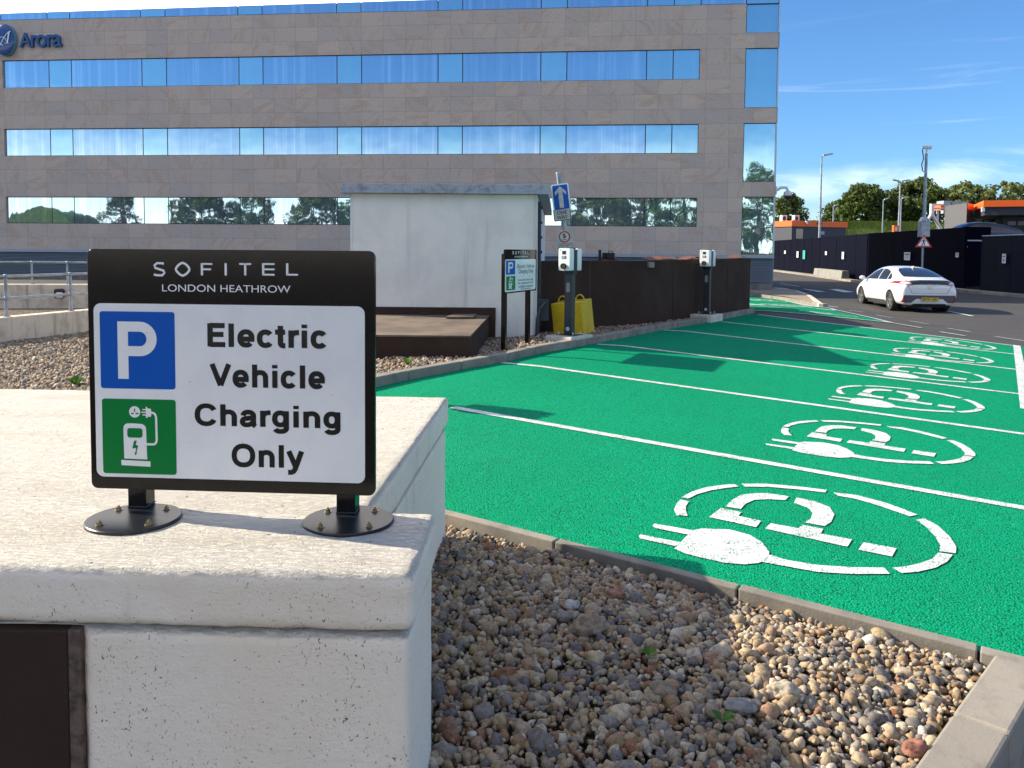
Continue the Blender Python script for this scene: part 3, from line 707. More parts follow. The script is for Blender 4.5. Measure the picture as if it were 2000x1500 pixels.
def build_near_gravel():
    far = [K0-KD*.8+KN*.12, KC-KD*.1+KN*.12]
    q = [Vector((far[0].x, far[0].y)), Vector((far[1].x, far[1].y)), Vector((K2.x-.1, K2.y)), Vector((-.9, .2))]
    struct('gravel_bed_floor', MB().add([(p.x, p.y, bedz(p.x, p.y)-.02) for p in q], [(3, 2, 1, 0)]), M['soil'])
    gx = np.arange(-.5, 2.15, .0215); gy = np.arange(1.6, 4.5, .0215)
    X, Y = np.meshgrid(gx, gy); X = X.ravel()+rng.uniform(-.011, .011, X.size); Y = Y.ravel()+rng.uniform(-.011, .011, Y.size)
    ns = (X-K0.x)*KN.x+(Y-K0.y)*KN.y
    s2 = (X-KC.x)*RD.y-(Y-KC.y)*RD.x
    keep = (ns > .072) & (s2 > .175) & (X < .75*Y)
    X, Y = X[keep], Y[keep]
    r = np.clip(rng.lognormal(math.log(.0145), .42, len(X)), .007, .046)
    z = np.array([bedz(x, y) for x, y in zip(X, Y)])+rng.uniform(-.004, .012, len(X))
    V, Fc = scatter(np.stack([X, Y, z], 1), r, stones_template(2, 10))
    stuff('gravel', V, Fc, M['gravel'], 'loose mixed river gravel filling the kerbed bed beside white wall', 'gravel')
build_near_gravel()
GZ = -1.30
def build_back_gravel():
    mb = MB().add([(-30, 2, GZ-.03), (-.5, 2, GZ-.03)]+[(p.x-.1, p.y+.1, GZ-.03) for p in fp[2:]]+[(3, 26, GZ-.03), (-30, 26, GZ-.03)], [tuple(range(4+len(fp)-2))])
    struct('back_gravel_floor', mb, M['soil'])
    P = []
    ks = [(p.x, p.y) for p in fp]
    def inside(x, y):                        # left of the kerb line
        for (ax, ay), (bx, by) in zip(ks, ks[1:]):
            if ay <= y <= by: return x < ax+(bx-ax)*(y-ay)/(by-ay)-.17
        return y < ks[0][1]
    n = 0
    while len(P) < 15000 and n < 200000:
        n += 1; y = random.uniform(6.6, 13.9)
        x = random.uniform(-.66, -.50)*y
        if inside(x, y) and y < 13.6: P.append((x, y))
    A = len(P)
    while len(P) < A+7000 and n < 400000:
        n += 1; y = random.uniform(7.0, 18.2); x = random.uniform(-.2, .35)*y
        if inside(x, y) and not inside(x+1.15, y): P.append((x, y))
    P = np.array(P); pos = np.column_stack([P, np.full(len(P), GZ-.012)+rng.uniform(-.01, .014, len(P))])
    V, Fc = scatter(pos, np.clip(rng.lognormal(math.log(.021), .3, len(P)), .01, .045), stones_template(1, 8))
    stuff('gravel', V, Fc, M['gravel'], 'pale gravel round hut and along the ramp wall', 'gravel')
build_back_gravel()
def rock(px, py, r, label, col, flat=.7, seed=1):
    p = on_z(px, py, BEDZ+.055); p = on_z(px, py, bedz(p.x, p.y)); bm = bmesh.new(); bmesh.ops.create_icosphere(bm, subdivisions=4, radius=1); mb = MB()
    for v in bm.verts:
        o = Vector((seed*5.1, seed*3.3, 0)); k = 1+.45*noise.noise(v.co*1.2+o)+.15*noise.noise(v.co*3+o)+.05*noise.noise(v.co*8+o)
        v.co = Vector((v.co.x*k*1.15, v.co.y*k*.85, v.co.z*k*flat))*r
    bm.verts.index_update(); mb.v = [tuple(p+v.co+Vector((0, 0, r*flat*.45+.012))) for v in bm.verts]; mb.f = [tuple(v.index for v in f.verts) for f in bm.faces]; bm.free()
    solo('rock', mb, surf('rock_stone', col, .85, vary=(tuple(c*.5 for c in col), 30, .4, .65), bumps=((60, .6, .006), (200, .4, .002))), label, 'rock', 'bigger stones lying in the gravel bed', smooth=50)
rock(1148, 1240, .062, 'large brown rock in shaded gravel, biggest stone of the bed', (.27, .21, .15), .62, 1)
rock(1102, 1217, .036, 'grey stone touching the big brown rock in shaded gravel', (.22, .20, .18), .7, 2)
rock(1118, 1193, .028, 'round whitish pebble just behind the big brown rock', (.46, .45, .43), .85, 3)
rock(1200, 1170, .036, 'flat reddish stone in shade near the kerb', (.30, .15, .10), .55, 4)
rock(1290, 1362, .036, 'tall tan stone in shaded gravel next to the leafy weed', (.25, .20, .14), .8, 5)
rock(1446, 1392, .042, 'grey speckled stone on the shadow edge beside the weed', (.24, .23, .22), .5, 6)
rock(1790, 1478, .036, 'brick red stone in sunlit gravel near the end kerb', (.26, .11, .075), .8, 7)
rock(1530, 1362, .042, 'pale knobbly flint in sunlit gravel by the shadow edge', (.42, .37, .28), .7, 8)
def weed(p, r, n, label, up=.8):
    mb = MB()
    for i in range(n):
        a = i*2.4+random.uniform(-.3, .3); t = random.uniform(.7, 1)*r; w = t*.26; h = up*random.uniform(.5, 1.1)
        d = Vector((math.cos(a), math.sin(a), h)).normalized(); s = Vector((-math.sin(a), math.cos(a), 0))
        c = [p, p+d*t*.35-s*w*.6, p+d*t*.7-s*w+Vector((0, 0, -.06*t)), p+d*t*1.05+Vector((0, 0, -.2*t)), p+d*t*.7+s*w, p+d*t*.35+s*w*.6]
        mb.add(c, [(0, 1, 2, 3), (0, 3, 4, 5)])
    solo('weed_plant', mb, M['leaf_weed'], label, 'weed', 'weeds growing in the gravel', base=p)
weed(on_z(1411, 1408, BEDZ+.06), .05, 9, 'small bright green weed in gravel by the grey speckled stone')
weed(on_z(1266, 1280, BEDZ+.06), .045, 7, 'small dull green weed behind the shadow edge, nearer the big brown rock')
weed(on_z(796, 714, GZ), .13, 7, 'thin weed at the foot of low brown roof box', 2.2)
weed(on_z(147, 752, GZ), .14, 9, 'yellow green weed in gravel just behind the white wall', 1.2)
weed(on_z(975, 652, GZ), .15, 8, 'grassy tuft at the foot of hut wall behind the small sign', 2.0)

# ================================================================ the white concrete wall
WT = -.75; WK = .75/.775                                             # top of the wall below the eye
def build_wall():
    t = thing('concrete_wall', 'thick white painted concrete block with rough brushed top, carrying the big sign', 'wall', (-1, 2.4, -1.55))
    pf0 = on_z(804, 1122, WT); pb0 = on_z(852, 1000, WT); pfar = on_z(875, 775, WT); pnotch = on_z(722, 985, WT); pbl = on_z(-60, 756, WT)
    fl = on_z(-40, 1100, WT)
    plan = [(fl.x-.8, fl.y+.02), (pf0.x, pf0.y), (pb0.x, pb0.y), (pnotch.x, pb0.y+.0), (pfar.x, pfar.y), (pbl.x-1, pbl.y+.05), (fl.x-2.8, fl.y+.1)]
    def slab(z0, z1, grow, vox, amp, seed, cutout=None):
        c = Vector((-1.3, 3)); bm = bmesh.new()
        pts = []
        for i, p in enumerate(plan):
            a = Vector(plan[i-1]); b = Vector(p); d = Vector(plan[(i+1) % len(plan)])
            n1 = Vector(((b-a).y, -(b-a).x)).normalized(); n2 = Vector(((d-b).y, -(d-b).x)).normalized(); m = n1+n2; m = m/max(.3, m.length_squared)*2 if False else m/(1+n1.dot(n2))
            pts.append(b+m*grow)
        lo = [bm.verts.new((p.x, p.y, z0)) for p in pts]; hi = [bm.verts.new((p.x, p.y, z1)) for p in pts]; n = len(pts)
        bm.faces.new(lo[::-1]); bm.faces.new(hi)
        for i in range(n): bm.faces.new((lo[i], lo[(i+1) % n], hi[(i+1) % n], hi[i]))
        me = bpy.data.meshes.new('slab'); bm.to_mesh(me); bm.free(); o = bpy.data.objects.new('slab', me); C.objects.link(o)
        bv = o.modifiers.new('b', 'BEVEL'); bv.width = .02; bv.segments = 2; bv.limit_method = 'ANGLE'; bv.angle_limit = R(30)
        if cutout: 
            x0, x1, y0, y1, c0, c1 = cutout; k = MB().box(x0, x1, y0, y1, c0, c1); ko = bpy.data.objects.new('k', to_mesh('k', k, M['black'])); C.objects.link(ko)
            bo = o.modifiers.new('c', 'BOOLEAN'); bo.object = ko; bo.operation = 'DIFFERENCE'
        rm = o.modifiers.new('r', 'REMESH'); rm.mode = 'VOXEL'; rm.voxel_size = vox
        dg = bpy.context.evaluated_depsgraph_get(); m2 = bpy.data.meshes.new_from_object(o.evaluated_get(dg)); bpy.data.objects.remove(o)
        if cutout: bpy.data.objects.remove(ko)
        V = np.empty(len(m2.vertices)*3, np.float32); m2.vertices.foreach_get('co', V); V = V.reshape(-1, 3)
        Nn = np.empty_like(V.ravel()); m2.vertices.foreach_get('normal', Nn); Nn = Nn.reshape(-1, 3)
        Q = [tuple(p.vertices) for p in m2.polygons]; bpy.data.meshes.remove(m2)
        out = MB(); out.f = Q
        for v, nn in zip(V, Nn):
            p = Vector(v); q = p+Vector((seed, 0, 0))
            edge = 1-max(abs(nn[0]), abs(nn[1]), abs(nn[2]))
            h = noise.noise(q*2.2)*1.2+noise.noise(q*9)*.8+noise.noise(q*26)*(.55+3*edge)+noise.noise(q*60)*(.25+2.2*edge)
            out.v.append(tuple(p+Vector(nn)*h*amp))
        return out
    fy = pf0.y; pz = on_plane(0, 1222, Vector((0, fy, 0)), Vector((0, 1, 0))).z; px = on_plane(162, 1300, Vector((0, fy+.03, 0)), Vector((0, 1, 0))).x
    zl = on_plane(805, 1238, Vector((0, fy, 0)), Vector((0, 1, 0))).z
    part('wall_cap', slab(zl, WT, .004, .013, .0022, 0), M['wall'], t, smooth=70)
    part('wall_body', slab(-1.75, zl-.004, -.008, .016, .0016, 9, (px-3, px, fy-.4, fy+.065, -2, zl-.010)), M['wall'], t, smooth=70)
    mb = MB().obox((px-1.52, fy+.045, (zl-.012-1.73)/2), (1, .0, 0), (0, 1, 0), (0, 0, 1), 1.485, .02, (zl-.012+1.73)/2)
    part('felt_panel', mb, M['felt_brown'], t, bevel=.004)
    part('panel_edge_strip', MB().box(px-.034, px-.006, fy+.03, fy+.064, -1.74, zl-.012), surf('brown_sealant', (.16, .11, .085), .9, vary=((.07, .05, .04), 25, .4, .65), bumps=((40, .8, .01),)), t)
build_wall()

# ================================================================ parking signs
def big_sign():
    t = thing('parking_sign', 'large black framed white sign reading Electric Vehicle Charging Only, bolted on the white wall', 'sign', (-.74, 2.33*WK, WT), 0)
    Pl = on_plane(176, 950, Vector((0, 2.355*WK, 0)), Vector((0, 1, 0))); Pr = on_plane(731, 965, Vector((0, 2.300*WK, 0)), Vector((0, 1, 0)))
    TL = at(168, 488, 2.36); U = (Pr-Pl); U.z = 0; U.normalize(); Vv = Vector((0, 0, 1)); fr = frame((Pl.x, Pl.y, 0), U, Vv); Nn = fr[3]
    O = fr[0]
    def loc(x, y): p = on_plane(x, y, O, Nn)-O; return (p.dot(fr[1]), p.dot(fr[2]))
    z5 = lambda x, y: loc(150+x*.42, 470+y*.42)
    c = [z5(44, 38), z5(1384, 47), z5(1388, 1187), z5(70, 1152)]
    x0 = (c[0][0]+c[3][0])/2; x1 = (c[1][0]+c[2][0])/2; y1 = (c[0][1]+c[1][1])/2; y0 = (c[2][1]+c[3][1])/2
    wd, ht = x1-x0, y1-y0
    # measured positions inside the panel: bilinear in the panel's own corners so that lines stay square
    def uv(x, y):
        tl, tr, br, bl = [(44, 38), (1384, 47), (1388, 1187), (72, 1152)]
        u = .5; v = .5
        for _ in range(30):
            top = (tl[0]+(tr[0]-tl[0])*u, tl[1]+(tr[1]-tl[1])*u); bot = (bl[0]+(br[0]-bl[0])*u, bl[1]+(br[1]-bl[1])*u)
            v += ((y-(bot[1]+(top[1]-bot[1])*v))/(top[1]-bot[1])); xx = bot[0]+(top[0]-bot[0])*v
            rr = (tr[0]+(br[0]-tr[0])*(1-v))-(tl[0]+(bl[0]-tl[0])*(1-v)); u += (x-xx)/rr
        return x0+u*wd, y0+v*ht
    def bx(xa, ya, xb, yb): a = uv(xa, ya); b = uv(xb, yb); return (a[0], b[0], b[1], a[1])
    sign_face(t, fr, (x0, x1, y0, y1), bx, uv, False)
    for i, (qx, qy) in enumerate(((256, 1006), (675, 1011))):
        pc = on_z(qx, qy, WT); pc = O+fr[1]*((pc-O).dot(fr[1]))-Nn*.043; pc.z = WT
        mb = MB().obox(pc+Vector((0, 0, .17)), U, Nn, Vv, 0.0265, .0265, .165); part('post', mb, M['black_gloss'], t, bevel=.003)
        cpl = on_z(260 if i == 0 else 680, 1017 if i == 0 else 1021, WT); pp = Vector((cpl.x, cpl.y+.005, WT-.004))
        pl = part('base_plate', MB().lathe(pp, (0, 0, 1), [(0, .123), (.011, .123), (.0130, .121)], 56), M['black_plate'], t, smooth=40)
        for a in (48, 140, 228, 318):
            b = MB(); bp = pp+Vector((0.091*math.cos(R(a)), 0.091*math.sin(R(a)), .013))
            b.cyl(bp, bp+Vector((0, 0, .002)), .0105, n=14); b.cyl(bp+Vector((0, 0, .002)), bp+Vector((0, 0, .009)), .0075, n=6); b.cyl(bp+Vector((0, 0, .009)), bp+Vector((0, 0, .013)), .0035, n=8)
            part('bolt', b, M['brass'], pl)
        part('weld_foot', MB().obox(pc+Vector((0, 0, .013)), U, Nn, Vv, .0285, .0285, .003), M['black_plate'], pl, bevel=.003)
def sign_face(t, fr, ext, bx, uv, small):
    x0, x1, y0, y1 = ext
    k = (x1-x0)/.84
    bd = part('board', MB().prism(rrect(x0, x1, y0, y1, .020*k, 8), fr, -.016, 0), M['black_gloss'], t, bevel=.0015, smooth=40)
    a = bx(*((78, 288, 1343, 1127) if not small else (78, 298, 1343, 1130)))
    part('white_face', MB().prism(rrect(a[0], a[1], a[2], a[3], .022*k, 8), fr, 0, .0012), M['white_vinyl'], t)
    a = bx(108, 325, 468, 688); part('blue_square', MB().prism(rrect(*a, .008*k), fr, .0012, .0020), M['blue_vinyl'], t)
    g = bx(121, 730, 475, 1088); part('green_square', MB().prism(rrect(*g, .008*k), fr, .0012, .0020), M['green_vinyl'], t)
    # letter P: the white shape and its blue counter
    P = bx(193, 372, 383, 641); w = P[1]-P[0]; h = P[3]-P[2]; m = MB(); sw = w*.27
    rc = h*.30; cy = P[3]-rc; cx = P[1]-rc
    m.flat([(P[0], P[3]), (P[0], P[2]), (P[0]+sw, P[2]), (P[0]+sw, P[3]-2*rc)]+[(cx+rc*math.cos(R(q)), cy+rc*math.sin(R(q))) for q in range(-90, 91, 10)], fr, .0026)
    part('letter_p', m, M['white_vinyl'], t)
    ri = rc-h*.175; m = MB().flat([(P[0]+sw, cy+ri), (P[0]+sw, cy-ri)]+[(cx+ri*.95*math.cos(R(q)), cy+ri*math.sin(R(q))) for q in range(-90, 91, 10)], fr, .0032)
    part('letter_p_counter', m, M['blue_vinyl'], t)
    # charging pump
    gx = lambda u_: g[0]+(u_-42)/(688-42)*(g[1]-g[0]); gy = lambda v_: g[3]-(v_-795)/(1450-795)*(g[3]-g[2])
    G = lambda u_, v_: (gx(u_), gy(v_)); s = (g[1]-g[0])/(688-42); m = MB(); d = .0026
    m.flat([G(232, 1317)]+[G(u_, v_) for u_, v_ in ((228, 1060), (231, 1035), (243, 1017), (262, 1008), (300, 1006), (390, 1010), (412, 1020), (425, 1040), (428, 1070))]+[G(433, 1320)], fr, d)
    m.flat([G(205, 1330), G(206, 1376), G(462, 1384), G(461, 1337)], fr, d)
    m.flat(circ(gx(330), gy(906), 49*s, 30), fr, d)
    m.flat([G(428, 872), G(468, 874), G(474, 885), G(474, 938), G(468, 947), G(430, 945)], fr, d); m.flat([G(427, 860), G(440, 860), G(441, 956), G(428, 956)], fr, d+.0001)
    for yy in (884, 908, 931): m.flat([G(398 if yy != 908 else 388, yy-5), G(430, yy-5), G(430, yy+5), G(398 if yy != 908 else 388, yy+5)], fr, d)
    cab = [G(474, 909), G(492, 912), G(506, 922), G(515, 940), G(517, 965), G(519, 1140), G(517, 1160), G(508, 1178), G(492, 1187), G(428, 1187)]
    ribbon(m, cab, 19*s, fr, d)
    part('pump_symbol', m, M['white_vinyl'], t)
    m = MB(); d = .0032
    m.flat(rrect(gx(262), gx(396), gy(1131), gy(1048), 22*s), fr, d)
    m.flat([G(322, 1157), G(345, 1158), G(334, 1195), G(356, 1200), G(340, 1262), G(347, 1262), G(330, 1289), G(324, 1262), G(331, 1262), G(338, 1220), G(305, 1228)], fr, d)
    m.flat([G(325, 876), G(335, 876), G(335, 905), G(325, 905)], fr, d); m.flat([G(298, 914), G(322, 914), G(322, 925), G(298, 925)], fr, d); m.flat([G(339, 914), G(364, 914), G(364, 925), G(339, 925)], fr, d)
    part('pump_cutouts', m, M['green_vinyl'], t)
    tx = MB(); B = .018
    if not small:
        for s_, b in (('Electric', (615, 380, 1172, 496)), ('Vehicle', (626, 568, 1160, 684)), ('Charging', (558, 754, 1231, 869)), ('Only', (730, 942, 1065, 1056))):
            grotesque(tx, s_, fr, bx(*b), .0018)
    else:
        for s_, b in (('Electric Vehicle', (560, 430, 1275, 535)), ('Charging Only', (600, 560, 1230, 700)), ('Instructions for using', (600, 815, 1230, 890)),
                      ('the charging point are', (590, 900, 1230, 970)), ('available on the side', (615, 985, 1215, 1050)), ('of the machine', (700, 1060, 1120, 1105))):
            text(tx, s_, fr, bx(*b), .0018, .008)
    part('lettering', tx, surf('black_vinyl', (.008, .008, .008), .25), t)
    hd = MB()
    if small: text(hd, 'LONDON HEATHROW', fr, bx(440, 215, 1010, 250), .0006, .01)
    else: text(hd, 'LONDON HEATHROW', fr, bx(402, 201, 1000, 240), .0006, .0)
    sc = 1 if not small else 1
    yt, yb = (104, 160) if not small else (95, 160)
    b = lambda a_, c_: bx(a_, yt, c_, yb)
    def seg(pts, w=.0065): ribbon(hd, pts, w*k, fr, .0006)
    L = b(362, 414); xm = L[0]; xr = L[1]; yl = L[2]; yh = L[3]; H = yh-yl; Wd = xr-xm
    seg([(xr-.05*Wd, yh-.04*H), (xr-.3*Wd, yh), (xm+.3*Wd, yh), (xm+.08*Wd, yh-.18*H), (xm+.12*Wd, yh-.38*H), (xm+.5*Wd, yh-.5*H), (xr-.08*Wd, yh-.62*H), (xr-.02*Wd, yh-.8*H), (xr-.2*Wd, yl), (xm+.3*Wd, yl), (xm, yl+.06*H)])
    L = b(466, 531); cx, cy = (L[0]+L[1])/2, (L[2]+L[3])/2; rx = (L[1]-L[0])/2; ry = (L[3]-L[2])/2*1.05
    dm = [(cx+rx*abs(math.cos(q))**1.35*(1 if math.cos(q) > 0 else -1), cy+ry*abs(math.sin(q))**1.35*(1 if math.sin(q) > 0 else -1)) for q in [i*2*PI/32 for i in range(33)]]
    seg(dm, .0065)
    L = b(588, 638); seg([(L[0], L[2]), (L[0], L[3])]); seg([(L[0], L[3]-.002), (L[1], L[3]-.002)], .005); seg([(L[0], (L[2]+L[3])/2), (L[1]-.004, (L[2]+L[3])/2)], .005)
    L = b(699, 699); seg([(L[0], L[2]), (L[0], L[3])])
    L = b(762, 818); q = (L[0]+L[1])/2; seg([(q, L[2]), (q, L[3])]); seg([(L[0], L[3]-.002), (L[1], L[3]-.002)], .005)
    L = b(873, 926); seg([(L[0], L[2]), (L[0], L[3])])
    for yy in (L[3]-.002, (L[2]+L[3])/2, L[2]+.002): seg([(L[0], yy), (L[1], yy)], .005)
    L = b(984, 1034); seg([(L[0], L[3]), (L[0], L[2])]); seg([(L[0], L[2]+.002), (L[1], L[2]+.002)], .005)
    part('header_lettering', hd, M['white_vinyl'], t)
big_sign()
def small_sign():
    A = on_z(989, 684, GZ); B = on_z(1034, 672, GZ); U = Vector((B.x-A.x, B.y-A.y, 0)).normalized()
    O = at(985, 574, A.y-.06); O = Vector((O.x, O.y, O.z)); fr = frame(O, U, (0, 0, 1)); wdt = (on_plane(1048, 530, O, fr[3])-O).dot(U)
    Tp = at(985, 487, A.y-.06).z; ht = Tp-O.z
    t = thing('parking_sign', 'small two post sign with four lines of instructions, standing before the hut', 'sign', (A.x, A.y, GZ))
    uv = lambda x, y: ((x-58)/1330*wdt, (1-(y-42)/1125)*ht)
    def bx(xa, ya, xb, yb): a = uv(xa, ya); b = uv(xb, yb); return (a[0], b[0], b[1], a[1])
    sign_face(t, fr, (0, wdt, 0, ht), bx, uv, True)
    for s_ in (.10, wdt-.20):
        p = O+U*s_-fr[3]*.047
        part('post', MB().obox((p.x, p.y, (GZ-.05+O.z+ht*.9)/2), U, fr[3], (0, 0, 1), .03, .03, (O.z+ht*.9-GZ+.05)/2), M['black_gloss'], t, bevel=.003)
small_sign()

# ================================================================ charging posts
CH1 = on_z(1112, 654, -1.225); CH2 = on_z(1380, 613, -1.225); CH0 = CH1-(CH2-CH1)*1.0; CH0.z = -1.29
CU = Vector((CH2.x-CH1.x, CH2.y-CH1.y, 0)).normalized()
def charger():
    t = thing('charging_post', 'twin white charging boxes on dark post, in front of yellow ballast block', 'charging post', CH1, math.atan2(-CU.x, CU.y), 'charging posts along the kerb')
    # local: +y runs along the kerb away from the camera, boxes hang back to back on the post
    part('post', MB().box(-.065, .065, -.045, .045, .008, .93), M['steel_dark'], t, True, bevel=.006)
    part('bracket', MB().box(-.085, .085, -.052, .052, .88, 1.235), M['black'], t, True, bevel=.004)
    part('top_rail', MB().box(-.05, .07, -.03, .03, 1.237, 1.262), M['black'], t, True)
    part('base_plate', MB().box(-.15, .15, -.13, .13, 0, .008), M['steel_dark'], t, True)
    b = MB()
    for x in (-.12, .12):
        for y in (-.1, .1): b.cyl((x, y, .008), (x, y, .05), .008, n=8)
    part('anchor_bolts', b, M['galv_light'], t, True)
    part('access_cover', MB().prism(rrect(-.03, .03, .62, .76, .025), (Vector((0, -.045, 0)), Vector((1, 0, 0)), Vector((0, 0, 1)), Vector((0, -1, 0))), 0, .006), surf('cover_grey', (.25, .25, .25), .4), t, True)
    part('lock_plate', MB().cyl((0, -.045, .09), (0, -.05, .09), .03), M['galv_light'], t, True)
    for s in (-1, 1):
        fr = (Vector((0, s*.054, 0)), Vector((-s, 0, 0)), Vector((0, 0, 1)), Vector((0, s, 0)))
        bx = part('charger_box', MB().prism(rrect(-.0975, .0975, .93, 1.25, .02), fr, 0, .11), M['charger_white'], t, True, bevel=.008, smooth=40)
        f2 = (fr[0]+fr[3]*.11, fr[1], fr[2], fr[3])
        part('display', MB().flat(rrect(-.035, .03, 1.165, 1.215, .003), f2, .001), M['screen'], bx, True)
        so = MB().lathe(f2[0]+f2[1]*-.005+f2[2]*.995, f2[3], [(0, .043), (.03, .043), (.034, .036), (.028, .032)], 24)
        part('socket', so, M['rubber'], bx, True, smooth=40)
        tx = MB(); text(tx, 'AC', f2, (-.04, -.015, 1.105, 1.135), .0012, .02) if False else None
        mk = MB()
        for xx in (-.04, -.022, .0, .012, .024): mk.flat([(xx, 1.10), (xx+.010, 1.10), (xx+.010, 1.142), (xx, 1.142)], f2, .001)
        mk.flat([(-.04, 1.10), (.034, 1.10), (.034, 1.106), (-.04, 1.106)], f2, .0013)
        part('panel_print', mk, surf('print_blue', (.03, .06, .15), .4), bx, True)
        part('maker_mark', MB().flat([(-.08, 1.222), (-.055, 1.222), (-.055, 1.232), (-.08, 1.232)], f2, .001), M['red_vinyl'], bx, True)
    return t
ch = charger()
dup(ch, CH2, ch.rotation_euler.z, 'twin white charging boxes on dark post, before the far end of the brown enclosure')
dup(ch, CH0, ch.rotation_euler.z, 'twin charging boxes on dark post standing behind the big sign')
def plinth(c, label, h, hx=.22, hy=.30):
    X = Vector((CU.y, -CU.x, 0)); mb = MB().obox((c.x, c.y, c.z-.16), X, CU, (0, 0, 1), hx, hy, .159)
    solo('concrete_plinth', mb, M['plinth'], label, 'plinth', 'concrete footings under the charging posts', bevel=.012)
plinth(CH1, 'pale concrete footing under the charging post beside the yellow block', .3)
plinth(CH2, 'shaded concrete footing under the far charging post', .3)
plinth(CH0, 'concrete footing under the charging post behind the big sign', .3)

# ================================================================ hut, low roof box, enclosure
HD = 12.45
HZ0, HZ1 = GZ-.1, at(1070, 380, HD).z
HXL, HXR = at(686, 480, HD).x, at(1048, 560, HD).x
def hut():
    t = thing('utility_hut', 'windowless white rendered hut with grey metal roof edge', 'hut', ((HXL+HXR)/2, HD, GZ))
    dv = Vector((.055, 1, 0)).normalized(); dep = 7.6
    b = [Vector((HXL, HD, 0)), Vector((HXR, HD, 0)), Vector((HXR, HD, 0))+dv*dep, Vector((HXL, HD, 0))+dv*dep]
    part('walls', MB().hexa([p+Vector((0, 0, HZ0)) for p in b], [p+Vector((0, 0, HZ1)) for p in b]), M['hut_white'], t, bevel=.01)
    ft = at(1070, 361, HD-.09).z; fb = at(1060, 379.5, HD-.09).z; xl = at(667, 370, HD-.09).x; xr = at(1071, 370, HD-.09).x
    b = [Vector((xl, HD-.09, 0)), Vector((xr, HD-.09, 0)), Vector((xr, HD-.09, 0))+dv*(dep+.3), Vector((xl, HD-.09, 0))+dv*(dep+.3)]
    rf = part('roof', MB().hexa([p+Vector((0, 0, fb+.015)) for p in b], [p+Vector((0, 0, ft-.012)) for p in b]), M['hut_trim'], t, bevel=.006)
    m = MB(); n = 3
    for i in range(n): m.box(xl-.012+(xr-xl+.024)*i/n, xl-.012+(xr-xl+.024)*(i+1)/n-.004, HD-.105, HD-.0905, fb, ft)
    part('fascia_sheets', m, M['hut_trim'], rf, bevel=.003)
    part('gutter_end', MB().box(xl-.02, xl+.13, HD-.08, HD-.03, fb-.035, fb+.012), M['galv'], rf)
    part('corner_trim', MB().box(HXL-.012, HXL+.018, HD-.012, HD-.001, GZ, HZ1-.03), surf('white_trim', (.74, .74, .72), .6), t)
    part('corner_trim', MB().box(HXR-.05, HXR+.006, HD-.010, HD-.001, GZ, HZ1-.03), surf('corner_trim', (.60, .60, .57), .7, streak=((.38, .30, .22), (30, 30, 2), .6, .7, .5)), t)
    c = MB(); p = Vector((HXR+.05, HD+.45, 0))
    c.tube([p+Vector((0, 0, GZ-.05)), p+Vector((0, 0, HZ1-.08))], .03, 10)
    for k in range(9): z = HZ1-.2-k*.23; c.box(p.x-.05, p.x+.045, p.y-.03, p.y+.03, z, z+.04)
    part('cable_pipe', c, M['frame_dark'], t)
    c = MB(); p = Vector((HXR+.03, HD-.03, 0))
    c.tube([p+Vector((-.02, 0, GZ)), p+Vector((-.01, .0, GZ+.25)), p+Vector((.03, 0, GZ+.42)), p+Vector((.10, .05, GZ+.50))], [.03, .028, .025, .02], 8)
    c.box(p.x+.0, p.x+.16, p.y+.07, p.y+.2, GZ+.22, GZ+.55)
    part('cable_bundle', c, M['frame_dark'], t)
hut()
def low_roof():
    fr_ = on_z(924, 698, GZ); Y0 = fr_.y; tf = at(917, 658, Y0); Y1 = HD-.015; tb = at(955, 616, Y1); XL = -2.35
    t = thing('roof_box', 'low flat roofed box in brown felt against the hut wall', 'low structure', ((XL+tf.x)/2, Y0, GZ))
    b = [Vector((XL, Y0, GZ-.1)), Vector((fr_.x+.02, Y0, GZ-.1)), Vector((tb.x, Y1, GZ-.1)), Vector((XL, Y1, GZ-.1))]
    tp = [Vector((XL, Y0, tf.z)), Vector((tf.x, Y0, tf.z)), Vector((tb.x, Y1, tb.z)), Vector((XL, Y1, tb.z))]
    part('felt_sides', MB().hexa(b, [p-Vector((0, 0, .006)) for p in tp]), M['felt_brown'], t)
    up = Vector((0, 0, .004)); sl = (tb.z-tf.z)/(Y1-Y0)
    m = MB(); n = 4
    for i in range(n):
        f0, f1 = i/n, (i+1)/n+.01; e = Vector((0, 0, .004*(n-i)))
        q = [tp[0].lerp(tp[3], f0)-Vector((0, .012 if i == 0 else 0, 0)), tp[1].lerp(tp[2], f0)+Vector((.012, -.012 if i == 0 else 0, 0)), tp[1].lerp(tp[2], min(1, f1))+Vector((.012, 0, 0)), tp[0].lerp(tp[3], min(1, f1))]
        m.hexa([p-Vector((0, 0, .006)) for p in q], [p+e for p in q])
    part('felt_roof', m, M['felt_grey'], t)
    z1 = at(960, 601, Y1).z
    part('felt_upstand', MB().box(XL, at(968, 605, Y1).x, Y1-.012, Y1+.013, tb.z-.15, z1).box(at(955, 605, Y1).x, at(968, 605, Y1).x, Y1-.014, Y1-.0125, tb.z-.42, z1-.01), M['felt_brown'], t)
    def onroof(x, y):
        Nn = Vector((0, -sl, 1)).normalized(); return on_plane(x, y, tp[1]+Vector((0, 0, .012)), Nn)
    q = [onroof(871, 622.5), onroof(924, 622.5), onroof(931, 617), onroof(885, 617)]
    m = MB().hexa(q, [p+Vector((0, 0, .03)) for p in q]); solo('roof_hatch', m, M['felt_grey'], 'flat dark hatch cover lying on low felt roof', 'hatch')
    p = onroof(829, 613); m = MB().lathe(p, (0, 0, 1), [(0, .11), (.02, .10), (.03, .03)], 14); solo('vent_cap', m, M['felt_brown'], 'small round vent cap on low felt roof near upstand', 'vent')
low_roof()
